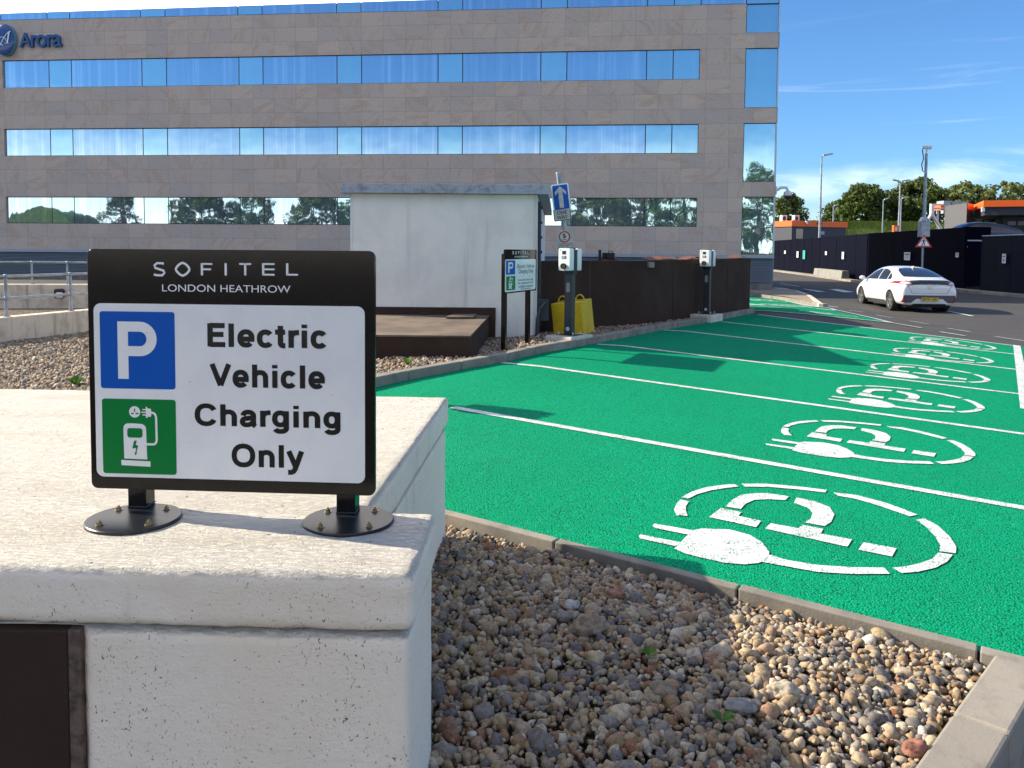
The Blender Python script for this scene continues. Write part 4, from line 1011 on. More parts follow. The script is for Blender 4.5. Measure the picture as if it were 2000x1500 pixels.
def enclosure():
    A = on_z(1250, 633, GZ); B = on_z(1464, 606, GZ); Cc = on_z(1150, 644, GZ); Z = at(1250, 511, A.y).z; Zb = at(1464, 505, B.y).z
    dAC = (Cc-A); Dd = Vector((.42, 13.25, GZ))
    t = thing('felt_enclosure', 'low dark brown felt clad enclosure wall behind the charging posts', 'enclosure', A)
    U = (B-A).normalized(); Nn = Vector((U.y, -U.x, 0)); back = Vector((-.12, .99, 0))
    def wall(name, P, Q, z0, z1, th):
        d = (Q-P).normalized(); n = Vector((-d.y, d.x, 0))*th; dn = Vector((0, 0, -.12))
        m = MB().hexa([P+dn, Q+dn, Q+n+dn, P+n+dn], [Vector((P.x, P.y, z0)), Vector((Q.x, Q.y, z1)), Vector((Q.x, Q.y, z1))+n, Vector((P.x, P.y, z0))+n])
        return part(name, m, M['felt_brown'], t, bevel=.008)
    Dd = Vector((Dd.x, Dd.y, GZ)); zc = at(1066, 514, Dd.y).z
    wall('felt_wall', Dd, A, at(1100, 514, Dd.y+.3).z, Z, .25); wall('felt_wall', A, B, Z, Zb, .25)
    E = B+back*3.2; wall('felt_wall', B, E, Zb, Zb, .2)
    m = MB()                                  # felt lapped over the top edge
    for P, Q, z0, z1 in ((Dd, A, Z, Z), (A, B, Z, Zb)):
        d = (Q-P).normalized(); n = Vector((d.y, -d.x, 0))
        m.hexa([Vector((P.x, P.y, z0-.10))+n*.002, Vector((Q.x, Q.y, z1-.10))+n*.002, Vector((Q.x, Q.y, z1-.10))-n*.0+n*.0005, Vector((P.x, P.y, z0-.10))+n*.0005],
               [Vector((P.x, P.y, z0+.012))+n*.014, Vector((Q.x, Q.y, z1+.012))+n*.014, Vector((Q.x, Q.y, z1+.012))-n*.2, Vector((P.x, P.y, z0+.012))-n*.2])
    part('felt_lap', m, M['felt_brown'], t, bevel=.004)
    for k in range(1, 4):
        for P, Q, z in ((A, B, Z), ):
            m = MB(); p = P.lerp(Q, k/4+.01); d = (Q-P).normalized(); n = Vector((d.y, -d.x, 0)); m.obox((p.x+n.x*.004, p.y+n.y*.004, (GZ+z)/2-.02), d, n, (0, 0, 1), .05, .0035, (z-GZ)/2-.1)
            part('felt_seam', m, M['felt_brown'], t)
    m = MB()
    for f0, f1, h, lift in ((.08, .33, .03, .05), (.36, .55, .05, .02), (.56, .66, .03, .03), (.84, .97, .04, .035)):
        p = A.lerp(B, f0); q = A.lerp(B, f1); z0 = Z+(Zb-Z)*f0+.014; z1 = Z+(Zb-Z)*f1+.014; i = -Nn*.22
        a0 = Vector((p.x, p.y, z0)); b0 = Vector((q.x, q.y, z1)); mid = (a0+b0)/2+Vector((0, 0, h))
        m.add([a0, mid, b0, b0+i+Vector((0, 0, lift)), mid+i+Vector((0, 0, lift)), a0+i+Vector((0, 0, lift))], [(0, 1, 4, 5), (1, 2, 3, 4)])
    part('loose_flashing', m, M['rust'], t)
    top = part('roof', MB().hexa([Vector((p.x, p.y, Z-.2)) for p in (Dd+Vector((0, .3, 0)), A+Vector((0, .3, 0)), E+Vector((-.2, 0, 0)), Dd+Vector((0, 4.4, 0)))],
                                 [Vector((p.x, p.y, Z-.05)) for p in (Dd+Vector((0, .3, 0)), A+Vector((0, .3, 0)), E+Vector((-.2, 0, 0)), Dd+Vector((0, 4.4, 0)))]), M['felt_brown'], t)
    p = A.lerp(B, .06); d = U
    solo('concrete_chunk', MB().obox((p.x+Nn.x*.035, p.y+Nn.y*.035, Z-.06), d, Nn, (0, 0, 1), .085, .03, .05), M['concrete'], 'small grey concrete slab stuck at the enclosure top corner', 'slab', bevel=.008)
    q = at(1171, 498, A.y+.1); z = Z+.014
    m = MB().box(q.x-.02, q.x+.03, q.y-.03, q.y+.03, Z-.05, at(1171, 488, A.y+.1).z); solo('stub_post', m, M['black'], 'short black upright bar on top of enclosure', 'post')
    g = thing('floodlight', 'black floodlight pair lying on top of the enclosure beside short bar', 'floodlight', at(1188, 506, A.y+.1))
    q = at(1188, 500, A.y+.1)
    part('lamp_head', MB().obox(q+Vector((.04, 0, 0)), (.95, -.3, 0), (.3, .95, 0), (0, 0, 1), .075, .05, .06), M['black'], g, bevel=.012)
    part('lamp_head', MB().obox(q+Vector((-.07, .02, .0)), (.95, -.3, 0), (.3, .95, 0), (0, 0, 1), .028, .05, .06), M['black'], g, bevel=.01)
    part('handle', MB().tube([q+Vector((0, 0, .06)), q+Vector((.01, 0, .09)), q+Vector((.07, 0, .09)), q+Vector((.08, 0, .06))], .008, 6), M['black'], g)
    part('stand', MB().box(q.x-.12, q.x+.16, q.y-.04, q.y+.06, Z+.005, q.z-.06), M['rust'], g)
    return A, B, Z
ENC = enclosure()

# ================================================================ yellow ballast block and the leaning one way sign
YB = on_z(1141.5, 654, GZ)
def leaning(): return Matrix.Translation(YB) @ Matrix.Rotation(R(-6.2), 4, 'Y')
LT = leaning()
def ballast():
    t = thing('ballast_block', 'tilted yellow concrete ballast block with two lifting loops', 'ballast block', YB)
    a = math.radians(28); ex = Vector((math.cos(a), math.sin(a), 0))   # right face direction
    X = Vector((-math.cos(R(22)), math.sin(R(22)), 0)); Yd = Vector((math.sin(R(22)), math.cos(R(22)), 0)); w1, w2, h = .50, .56, .515
    tw = .04
    b = [Vector((0, 0, -.05)), X*w1+Vector((0, 0, -.05)), X*w1+Yd*w2+Vector((0, 0, -.05)), Yd*w2+Vector((0, 0, -.05))]
    q = [Vector((0, 0, h)), X*w1+Vector((0, 0, h)), X*w1+Yd*w2+Vector((0, 0, h)), Yd*w2+Vector((0, 0, h))]
    m = MB().hexa(b[::-1], q[::-1]); m.v = [tuple(LT @ Vector(v)) for v in m.v]
    part('block', m, M['yellow'], t, bevel=.012)
    for f in (.18, .82):
        c = X*w1*.5+Yd*w2*.5+(X*.9-Yd*.0)*w1*(f-.5)*1.0
        m = MB().tube([LT @ (c+X*.07*math.cos(q_)+Vector((0, 0, h-.01+.10*math.sin(q_)))) for q_ in [PI*i/10 for i in range(11)]], .012, 8)
        part('lifting_loop', m, M['yellow'], t, smooth=50)
    return X*w1*.5+Yd*w2*.5
bc = ballast()
def one_way():
    p0 = LT @ (bc+Vector((0, 0, .3))); D = p0.y
    top = at(1090.5, 338, D); mid = at(1122, 610, D); axis = (top-mid).normalized(); p0 = mid
    t = thing('road_sign', 'leaning grey pole with blue one way arrow and five mph plates', 'road sign', (p0.x, p0.y, GZ))
    part('pole', MB().cyl(p0, top, .038, n=20), M['galv'], t, smooth=40); part('pole_cap', MB().cyl(top, top+axis*.012, .040, n=20), M['galv_light'], t)
    Nn = Vector((-.22, -1, 0)); Nn = (Nn-axis*Nn.dot(axis)).normalized(); Ux = axis.cross(Nn).normalized(); Ux = Ux if Ux.x > 0 else -Ux
    def fr_at(x, y, off): p = on_plane(x, y, p0+Nn*off, Nn); return (p, Ux, axis, Nn)
    px = D/F
    f = fr_at(1095.5, 385, .05); w, h = 17.5*px, 26*px
    b = part('arrow_plate', MB().prism(rrect(-w, w, -h, h, .025), f, -.004, 0), M['galv_light'], t)
    part('white_border', MB().flat(rrect(-w+.004, w-.004, -h+.004, h-.004, .022), f, .001), M['white_vinyl'], b)
    part('blue_field', MB().flat(rrect(-w+.022, w-.022, -h+.022, h-.022, .016), f, .002), M['blue_vinyl'], b)
    aw = w*.62; s_ = .032
    part('arrow', MB().flat([(0, h*.80), (aw, h*.42), (aw, h*.13), (w*.24, h*.42), (w*.24, -h*.80), (-w*.24, -h*.80), (-w*.24, h*.42), (-aw, h*.13), (-aw, h*.42)], f, .003), surf('worn_white', (.62, .61, .57), .5, vary=((.5, .48, .45), 20, .4, .6)), b)
    f = fr_at(1098, 419.5, .05); w, h = 17*px, 11.5*px
    b = part('one_way_plate', MB().prism(rrect(-w, w, -h, h, .015), f, -.004, 0), M['galv'], t)
    part('plate_border', MB().flat(rrect(-w+.005, w-.005, -h+.005, h-.005, .012), f, .001), M['frame_dark'], b)
    part('plate_face', MB().flat(rrect(-w+.014, w-.014, -h+.014, h-.014, .01), f, .002), surf('plate_grey_white', (.5, .5, .5), .5), b)
    m = MB(); text(m, 'ONE', f, (-w*.58, w*.58, h*.1, h*.7), .003, .02); text(m, 'WAY', f, (-w*.62, w*.62, -h*.72, -h*.12), .003, .02); part('lettering', m, M['black'], b)
    f = fr_at(1104, 475, .05); w, h = 16*px, 26*px
    b = part('speed_plate', MB().prism(rrect(-w, w, -h, h, .006), f, -.004, 0), surf('speed_plate_face', (.52, .52, .50), .5, vary=((.42, .42, .4), 10, .4, .7)), t)
    part('red_ring', MB().flat(circ(0, h*.48, w*.70), f, .001), M['red_vinyl'], b); part('ring_centre', MB().flat(circ(0, h*.48, w*.54), f, .002), surf('ring_white', (.6, .6, .58), .5), b)
    m = MB(); text(m, '5', f, (-w*.2, w*.2, h*.40, h*.72), .003, .03); text(m, 'MPH', f, (-w*.24, w*.24, h*.25, h*.33), .003, .02)
    for yy in (-.02, -.62): m.flat([(-w*.82, h*yy-.006), (w*.82, h*yy-.006), (w*.82, h*yy), (-w*.82, h*yy)], f, .001)
    for xx in (-.82, .79): m.flat([(w*xx, -h*.62), (w*xx+.006, -h*.62), (w*xx+.006, -h*.02), (w*xx, -h*.02)], f, .0012)
    text(m, 'Car park', f, (-w*.62, w*.62, -h*.26, -h*.08), .002, .01); text(m, 'speed limit', f, (-w*.7, w*.7, -h*.52, -h*.34), .002, .01)
    part('lettering', m, M['black'], b)
    m = MB()
    for (x, y) in ((1093, 370), (1096, 400), (1099, 420), (1104, 462), (1106, 490)):
        c = on_plane(x, y, p0, Nn); m.cyl(c-axis*.015+Nn*.0, c+axis*.015, .045, n=16); m.obox(c+Nn*.03, Ux, Nn, axis, .02, .022, .012)
    part('clamps', m, M['galv'], t)
one_way()

# ================================================================ the hotel building
FC = at(1510, 568, 36.0); FRZ = -math.atan(.1017); FE = Vector((math.cos(FRZ), math.sin(FRZ), 0)); FN = Vector((FE.y, -FE.x, 0)); FN = FN if FN.y < 0 else -FN
FC0 = Vector((FC.x, FC.y, 0))
def fac(x, y):                        # place on the facade: (metres along, height)
    p = on_plane(x, y, FC0, FN)-FC0; return p.dot(FE), p.z
BB = [fac(1100, a)[1] for a in (100, 158, 244, 300.5, 386, 441.5)]       # tops and bottoms of three window bands
STONE_Z0 = BB[1]; STONE_H = (BB[1]-BB[3])/5
M['stone'] = mat_stone()
def hotel():
    base = FC.z-.05
    t = thing('hotel_building', 'long sandstone clad hotel block with blue mirror window bands', 'building', (FC.x, FC.y, 0), FRZ)
    L = -42.; D = 16.
    zt0 = fac(700, 24.5)[1]                       # foot of the top glass band
    sL = fac(5, 150)[0]; sR = fac(1367, 130)[0]; c0 = fac(1455, 150)[0]; c1 = fac(1523, 150)[0]-.05
    pitch = (BB[0]-BB[4])/2
    zl = fac(1480, 498.5)[1]; zc = fac(1480, 551)[1]
    lower = [BB[5]-k for k in ()]
    cols = [(fac(1490, a)[1], fac(1490, b)[1]) for a, b in ((-60, 63.5), (93.5, 210), (240, 355), (384, 497.5))]
    top = fac(700, 3.5)[1]
    wall = MB(); TH = .35
    zz = [zt0, BB[0], BB[1], BB[2], BB[3], BB[4], BB[5], zl]
    for a, b in ((zz[0], zz[1]), (zz[2], zz[3]), (zz[4], zz[5]), (zz[6], zz[7])): wall.box(L, c0, 0, TH, b, a)
    for a, b in ((BB[0], BB[1]), (BB[2], BB[3]), (BB[4], BB[5])): wall.box(sR, c0, 0, TH, b, a).box(L, sL, 0, TH, b, a)
    wall.box(c0, 0, 0, TH, top+2, top+2.5)
    ends = [top+2]+[z for c in cols for z in c]+[zl]
    for (a, b), (c, d) in zip(cols, cols[1:]): wall.box(c0, 0, 0, TH, c, b)
    wall.box(c0, 0, 0, TH, zl, cols[-1][1])
    part('stone_cladding', wall, M['stone'], t, True)
    part('rear_block', MB().box(L, -.02, TH+.02, D, base, top-.3), surf('render_grey', (.3, .28, .26), .8), t, True)
    part('end_wall', MB().box(-.03, .0, TH+.021, D, base, top+2.0), surf('pale_end_wall', (.62, .66, .70), .5), t, True)
    part('dark_backing', MB().box(L, -.06, .14, TH+.015, zl, zt0+.02), M['frame_dark'], t, True)
    part('base_plinth', MB().box(L, -.02, .06, TH, base-.3, zc), surf('base_concrete', (.2, .19, .18), .85, vary=((.12, .11, .1), 2, .4, .7)), t, True)
    part('ledge', MB().box(L, -.0, -.05, TH+.1, zl-.13, zl-.002), M['louvre'], t, True)
    lv = MB(); n = 15
    for i in range(n):
        z = zc+(zl-.15-zc)*i/n; h = (zl-.15-zc)/n
        lv.add([(L, .10, z+h*.95), (L, .0, z+h*.15), (0, .0, z+h*.15), (0, .10, z+h*.95)], [(0, 1, 2, 3)])
        lv.add([(L, .0, z+h*.15), (L, .01, z), (0, .01, z), (0, .0, z+h*.15)], [(0, 1, 2, 3)])
    part('louvre_band', lv, M['louvre'], t, True)
    part('louvre_back', MB().box(L, -.02, .12, .14, zc, zl-.14), M['frame_dark'], t, True)
    fr_ = MB()
    def pane(x0, x1, z0, z1):
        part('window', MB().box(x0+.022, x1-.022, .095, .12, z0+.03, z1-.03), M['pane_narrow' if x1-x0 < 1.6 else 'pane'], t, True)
    XS = [3, 93, 137, 275, 323, 465, 512, 657, 705, 855, 903, 1056, 1107, 1263, 1315, 1367]
    S = [fac(x, 130)[0] for x in XS]; S = [S[0]-4.4, S[0]-2.9]+S if False else S
    for a, b in ((BB[0], BB[1]), (BB[2], BB[3]), (BB[4], BB[5])):
        for x0, x1 in zip(S, S[1:]): pane(x0, x1, b, a)
        fr_.box(S[0], S[-1], .11, .135, b, a)
    TX = S+[c0+.0, 0.-.05]
    TX = [L]+TX
    part('window_frames', fr_, M['frame_dark'], t, True)
    m = MB()                                       # the top band: its upper edge falls away to the left as in the photo
    tz = lambda s: top-.0+(s-fac(700, 4)[0])*((top-fac(0, 26)[1])/(fac(700, 4)[0]-fac(0, 26)[0]))
    for x0, x1 in zip(TX, TX[1:]):
        w = MB().hexa([(x0+.02, .035, zt0+.03), (x1-.02, .035, zt0+.03), (x1-.02, .06, zt0+.03), (x0+.02, .06, zt0+.03)], [(x0+.02, .035, tz(x0)), (x1-.02, .035, tz(x1)), (x1-.02, .06, tz(x1)), (x0+.02, .06, tz(x0))])
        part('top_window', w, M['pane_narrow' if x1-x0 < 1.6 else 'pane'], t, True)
    m.hexa([(L, .062, zt0), (0, .062, zt0), (0, .3, zt0), (L, .3, zt0)], [(L, .062, tz(L)-.03), (0, .062, tz(0)-.03), (0, .3, tz(0)-.03), (L, .3, tz(L)-.03)])
    m.box(L, 0, .03, .062, zt0+.002, zt0+.03)
    part('top_frame', m, M['frame_dark'], t, True)
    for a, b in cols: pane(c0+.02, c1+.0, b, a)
    part('column_frame', MB().box(c0+.01, -.06, .122, .138, cols[-1][1], top+2), M['frame_dark'], t, True)
    part('corner_post', MB().box(-.045, .0, .0, .3, zl, top+2.0), surf('corner_metal', (.5, .56, .6), .4, metal=.3), t, True)
    return t
hotel()
def facade_frame(x, y, off=0):
    p = on_plane(x, y, FC0, FN)+FN*off; return (p, FE, Vector((0, 0, 1)), FN)
def logo():
    s = 36/F*1.03; f = facade_frame(0, 40); k = lambda x, y: ((fac(x*.07, 40+y*.07)[0]-fac(0, 40)[0]), fac(x*.07, 40+y*.07)[1]-fac(0, 40)[1])
    t = thing('logo_badge', 'domed blue oval badge with white script A, left on the hotel wall', 'sign', facade_frame(16, 110)[0])
    a = k(-80, 560); b = k(500, 560); c = k(210, 130); d = k(210, 1010); cx, cy = (a[0]+b[0])/2, (c[1]+d[1])/2; rx, ry = (b[0]-a[0])/2, (c[1]-d[1])/2
    part('rim', MB().prism(circ(cx, cy, rx*1.0, 48, ry), f, 0, .22), surf('rim_blue_grey', (.12, .26, .33), .4), t, smooth=40)
    m = MB(); n = 48; rows = 7; O, U, V, N_ = f; vs = []; fs = []
    for j in range(rows):
        q = PI/2*j/rows
        for i in range(n): vs.append(O+U*(cx+rx*.985*math.cos(q)*math.cos(2*PI*i/n))+V*(cy+ry*.985*math.cos(q)*math.sin(2*PI*i/n))+N_*(.2215+.10*math.sin(q)))
    vs.append(O+U*cx+V*cy+N_*.3215)
    for j in range(rows-1): fs += [(j*n+i, j*n+(i+1) % n, (j+1)*n+(i+1) % n, (j+1)*n+i) for i in range(n)]
    fs += [((rows-1)*n+i, (rows-1)*n+(i+1) % n, rows*n) for i in range(n)]
    part('dome', MB().add(vs, fs), M['logo_blue'], t, smooth=60)
    m = MB(); P = lambda x, y: k(x, y)
    ribbon(m, [P(390, 365), (P(340, 680))], .07, f, .335); ribbon(m, [P(430, 355), P(370, 370), P(300, 450), P(240, 540), P(160, 700), P(110, 780), P(60, 810), P(-10, 790)], .035, f, .3352)
    ribbon(m, [P(330, 640), P(290, 560), P(230, 510), P(160, 510), P(105, 560), P(95, 620), P(130, 680), P(225, 750)], .028, f, .3354); ribbon(m, [P(260, 680), P(395, 682)], .02, f, .3356)
    part('script_letter', m, M['logo_white'], t)
    t2 = thing('wall_lettering', 'raised blue letters spelling Arora beside the oval badge on the hotel wall', 'lettering', facade_frame(80, 100)[0])
    for ch, (xa, ya, xb, yb) in (('A', (598, 355, 905, 765)), ('r', (915, 420, 1085, 755)), ('o', (1060, 410, 1340, 765)), ('r', (1360, 405, 1540, 755)), ('a', (1505, 400, 1755, 755))):
        a = k(xa, yb); b = k(xb, ya); m = MB(); text(m, ch, f, (a[0], b[0], a[1], b[1]), .14, .012, .13); part('letter', m, M['logo_blue'], t2)
logo()
def dome_camera():
    f = facade_frame(1507, 371); p = f[0]; t = thing('dome_camera', 'white and black dome camera on arm at the hotel corner', 'camera', p)
    p = Vector((FC.x, FC.y+.2, p.z)); X = FE
    part('bracket', MB().box(p.x+.0, p.x+.1, p.y-.1, p.y+.1, p.z-.18, p.z+.18), M['galv_light'], t, bevel=.02)
    part('arm', MB().tube([p+X*.1, p+X*.3+Vector((0, 0, .12)), p+X*.52+Vector((0, 0, .12)), p+X*.58+Vector((0, 0, -.02))], .06, 10), M['galv_light'], t, smooth=50)
    q = p+X*.58; part('housing', MB().lathe(q+Vector((0, 0, -.02)), (0, 0, -1), [(0, .06), (.06, .17), (.2, .18), (.22, .17)], 20), M['galv_light'], t, smooth=50)
    part('dome', MB().ball((q.x, q.y, q.z-.25), .155, 18, 12), M['glass_dark'], t, smooth=60)
dome_camera()

# pavement at the hotel corner
def pavement():
    q = pg((1440, 573), (1508, 575), (1560, 579), (1583, 581), (1606, 597), (1530, 584), (1440, 576.5))
    mb = drape('p', [pg((1400, 571), (1511, 566), (1556, 571), (1582, 580), (1606, 597), (1531, 584), (1464, 575.5), (1400, 571.5))], .10, xyf, .8)
    struct('pavement', mb, surf('pavement_slab', (.24, .21, .17), .9, vary=((.33, .26, .17), .9, .4, .65), bumps=((30, .3, .01),)))
    kp = [on_ground(*p) for p in ((1582, 581), (1590, 586), (1608, 600), (1531, 586.5), (1464, 577.5), (1400, 573.5))]
    kerb('pavement_kerb', kp[2:], .14, -1, .11, .2, M['concrete'], 1.5)
    kerb('pavement_kerb', [kp[2], kp[1], kp[0], on_ground(1560, 573)], .14, 1, .11, .2, M['concrete_pale'], 1.5)
pavement()

# ================================================================ ramp walls and railings on the left
def ramp_walls():
    P = on_z(-60, 677, GZ); Q = on_z(190, 646, GZ); P = Vector((P.x, P.y, GZ)); Q2 = P.lerp(Q, 1.7)
    def wall(name, P, Q, ztop, th, label, z0=GZ-.1, lamp=False):
        d = (Q-P).normalized(); n = Vector((-d.y, d.x, 0)); mb = MB(); b = [P, Q, Q+n*th, P+n*th]
        mb.hexa([Vector((p.x, p.y, z0)) for p in b], [Vector((p.x, p.y, ztop)) for p in b]); return solo(name, mb, M['concrete_pale'], label, 'wall', bevel=.015)
    z1 = at(84, 612.5, P.lerp(Q, .575).y).z
    wall('low_wall', P, Q2, z1, .22, 'low stained concrete wall bordering the gravel, carrying the nearer railing')
    d = (Q-P).normalized(); n = Vector((-d.y, d.x, 0))
    def rail(name, A, ztop, posts, rails, r, label):
        t = thing('railing', label, 'railing', (A[0].x, A[0].y, ztop), group='galvanised railings on the ramp walls')
        for p in posts:
            m = MB().cyl((p.x, p.y, ztop), (p.x, p.y, rails[0]), r, n=12)
            m.cyl((p.x, p.y, ztop), (p.x, p.y, ztop+.012), r*2.0, n=12).cyl((p.x, p.y, ztop+.012), (p.x, p.y, ztop+.06), r*1.3, n=12)
            for z in rails: m.ball((p.x, p.y, z), r*1.5, 12, 8)
            part('post', m, M['galv'], t, smooth=40)
        for z in rails: part('rail', MB().cyl((A[0].x, A[0].y, z), (A[1].x, A[1].y, z), r, n=12), M['galv'], t, smooth=40)
    A0, A1 = P+n*.1-d*.3, Q2+n*.1
    def along(A, B, px):                    # where the line A-B crosses the photo column px
        lo, hi = 0., 1.
        for _ in range(40):
            m_ = (lo+hi)/2; c = A.lerp(B, m_); v = CAMROT.transposed() @ Vector((c.x, c.y, -.8)); xx = PX+F*v.x/-v.z
            if xx < px: lo = m_
            else: hi = m_
        return A.lerp(B, lo)
    ps = [along(A0, A1, 12), along(A0, A1, 138)]; st = ps[1]-ps[0]; ps.append(ps[1]+st)
    rz = [at(12, 540, ps[0].y).z, at(12, 583, ps[0].y).z]
    rail('railing', (A0, A1), z1, ps, rz, .022, 'nearer galvanised two bar railing on the low stained wall')
    B0 = at(-80, 560, 17.2); B1 = at(200, 551, 17.6); zb = at(80, 556, 17.3).z
    B0 = Vector((B0.x, B0.y, 0)); B1 = Vector((B1.x, B1.y, 0)); B2 = B0.lerp(B1, 1.6)
    wall('ramp_wall', B0, B2, zb, .3, 'taller concrete ramp wall further back with bulkhead lamp', -3.2)
    e = (B1-B0).normalized(); m_ = Vector((-e.y, e.x, 0)); B0b, B2b = B0+m_*.15, B2+m_*.15
    ps = [along(B0b, B2b, 63), along(B0b, B2b, 132), ]; ps.append(ps[1]+(ps[1]-ps[0]))
    rail('railing', (B0b, B2b), zb, ps, [at(63, 512, ps[0].y).z, ], .02, 'further galvanised railing on the taller ramp wall')
    c = along(B0, B1, 118); z = at(118, 573, c.y).z; fn = -m_
    t = thing('bulkhead_lamp', 'small black and white bulkhead lamp on the ramp wall', 'lamp', (c.x, c.y, z))
    f = (Vector((c.x, c.y, z)), e, Vector((0, 0, 1)), fn)
    part('housing', MB().prism(rrect(-.10, .09, -.10, .10, .05), f, .002, .10), M['black'], t, bevel=.01)
    part('diffuser', MB().prism(rrect(-.05, .085, -.09, .03, .03), f, .101, .13), surf('diffuser', (.6, .6, .58), .4), t, bevel=.008)
ramp_walls()

# ================================================================ the far side of the road
def road_pt(x, y): return on_z(x, y, ROAD)
HP = [road_pt(1500, 528.5), road_pt(1600, 541), road_pt(1692, 554), at(1800, 562, 44), at(1882, 562, 40.5)]
HP[3].z = -1.75; HP[4].z = -1.62
def hoarding():
    t = thing('hoarding', 'long dark navy site hoarding along the road', 'hoarding', HP[2])
    tops = [at(1500, 471, HP[0].y).z, at(1600, 464, HP[1].y).z, at(1692, 456, HP[2].y).z, at(1800, 449, HP[3].y).z, at(1882, 443.5, HP[4].y).z]
    m = MB()
    for (p, q, a, b) in zip(HP, HP[1:], tops, tops[1:]):
        d = Vector((q.x-p.x, q.y-p.y, 0)).normalized(); n = Vector((-d.y, d.x, 0))*.12; k = max(1, round((q-p).length/2.4))
        for i in range(k):
            f0, f1 = i/k, (i+1)/k-.004; u, v = p.lerp(q, f0), p.lerp(q, f1); za, zb = a+(b-a)*f0, a+(b-a)*f1; jt = random.uniform(-.012, .012); o = n*.1*random.uniform(-1, 1)
            m.hexa([u+o+Vector((0, 0, -.3)), v+o+Vector((0, 0, -.3)), v+n+Vector((0, 0, -.3)), u+n+Vector((0, 0, -.3))], [Vector((u.x, u.y, za+jt))+o, Vector((v.x, v.y, zb+jt))+o, Vector((v.x, v.y, zb+jt))+n, Vector((u.x, u.y, za+jt))+n])
    part('boards', m, M['hoarding'], t)
    p, q = HP[3], HP[4]; d = (q-p).normalized(); nn = Vector((d.y, -d.x, 0)).normalized()
    za = at(1815, 462.5, HP[3].y).z; zb = at(1879, 461, HP[4].y).z
    m = MB(); u, v = p.lerp(q, .2), q
    m.hexa([u+nn*.02+Vector((0, 0, -.2)), v+nn*.02+Vector((0, 0, -.2)), v+Vector((0, 0, -.2)), u+Vector((0, 0, -.2))][::1], [Vector((u.x, u.y, za))+nn*.06, Vector((v.x, v.y, zb))+nn*.06, Vector((v.x, v.y, zb)), Vector((u.x, u.y, za))])
    part('lower_boards', m, M['hoarding'], t)
    # set back gate opening and the nearer panel on the right
    g0 = at(1878, 560, 42.5); g1 = at(1920, 562, 42.5)
    t2 = thing('site_gate', 'dark recessed gate with pale top rail in the navy hoarding', 'gate', (g0.x, g0.y, -1.7))
    part('gate_leaf', MB().box(g0.x, g1.x+.3, 42.5, 42.6, -1.7, at(1895, 443, 42.5).z), M['hoarding'], t2)
    part('top_rail', MB().box(g0.x+.1, g1.x, 42.44, 42.49, at(1895, 471, 42.5).z, at(1895, 468.5, 42.5).z), M['louvre'], t2)
    part('handle', MB().box(at(1881, 482, 42.5).x, at(1889, 482, 42.5).x, 42.44, 42.49, at(1885, 483, 42.5).z, at(1885, 481, 42.5).z), M['louvre'], t2)
    a = at(1914, 563, 39.5); b = at(2040, 572, 34.5); t3 = thing('hoarding', 'nearer navy hoarding panel on the right with tall notice, beyond the gate', 'hoarding', a)
    za, zb = at(1914, 461, 39.5).z, at(2040, 457, 34.5).z; d = (b-a).normalized(); n = Vector((-d.y, d.x, 0)); m = MB(); bd = 4
    for i in range(bd):
        u, v = a.lerp(b, i/bd), a.lerp(b, (i+1)/bd-.003); z0, z1 = za+(zb-za)*i/bd, za+(zb-za)*(i+1)/bd
        m.hexa([u+Vector((0, 0, -.1)), v+Vector((0, 0, -.1)), v+n*.1+Vector((0, 0, -.1)), u+n*.1+Vector((0, 0, -.1))], [Vector((u.x, u.y, z0)), Vector((v.x, v.y, z1)), Vector((v.x, v.y, z1))+n*.1, Vector((u.x, u.y, z0))+n*.1])
    part('boards', m, surf('navy_hoarding_near', (.003, .004, .013), .6, spec=.05, streak=((.006, .008, .022), (9, 9, .6), .5, .7, .8)), t3)
    part('top_trim', MB().tube([Vector((a.x, a.y-.02, za)), Vector((b.x, b.y-.02, zb))], .025, 6), M['louvre'], t3)
    k = [HP[0]+Vector((-.9, -1, 0)), HP[1]+Vector((-1.0, -.3, 0)), HP[2]+Vector((-1.0, -.2, 0)), HP[3]+Vector((-.9, -.6, -.03)), Vector((a.x-.6, a.y-.9, -1.75)), Vector((b.x-.5, b.y-1, -1.75))]
    for q in k: q.z = ground(q.x, q.y)
    kerb('far_kerb', k, .6, 1, .12, .2, M['concrete'], 1.8)
    def on_board(x, y, w, h, P, Q, label, mat, marks):
        d = Vector((Q.x-P.x, Q.y-P.y, 0)).normalized(); n = Vector((d.y, -d.x, 0)); n = n if n.y < 0 or n.x < 0 else -n
        if n.dot(Vector((P.x, P.y, 0))) > 0: n = -n
        c = on_plane(x, y, P+n*.09, n); U = d if d.x > 0 else -d
        # the foreshortened width seen in the photo tells how wide it is along the board
        c2 = on_plane(x+w/2, y, P+n*.09, n); hw = min(.45, max(.12, (c2-c).length)); hh = h/2*c.y/F
        f = (c, U, Vector((0, 0, 1)), n); o = MB().prism(rrect(-hw, hw, -hh, hh, .01), f, -.02, 0)
        t = thing('notice', label, 'notice', c, group='notices on the hoarding'); b = part('board', o, mat, t)
        m = MB()
        for (a0, a1, b0, b1) in marks: m.flat([(hw*a0, hh*b0), (hw*a1, hh*b0), (hw*a1, hh*b1), (hw*a0, hh*b1)], f, .004)
        part('print', m, M['frame_dark'], t)
    wv = surf('notice_white', (.62, .64, .68), .5); tl = surf('notice_teal', (.03, .32, .26), .5)
    mk = [(-.6, .6, .35, .6), (-.5, .5, -.1, .1), (-.5, .5, -.5, -.35)]
    on_board(1533, 492.5, 3, 6, HP[0], HP[1], 'tiny pale notice at the far left end of the hoarding', wv, mk)
    on_board(1557.5, 497, 3.4, 12, HP[0], HP[1], 'narrow pale notice beside the teal one on the hoarding', wv, mk)
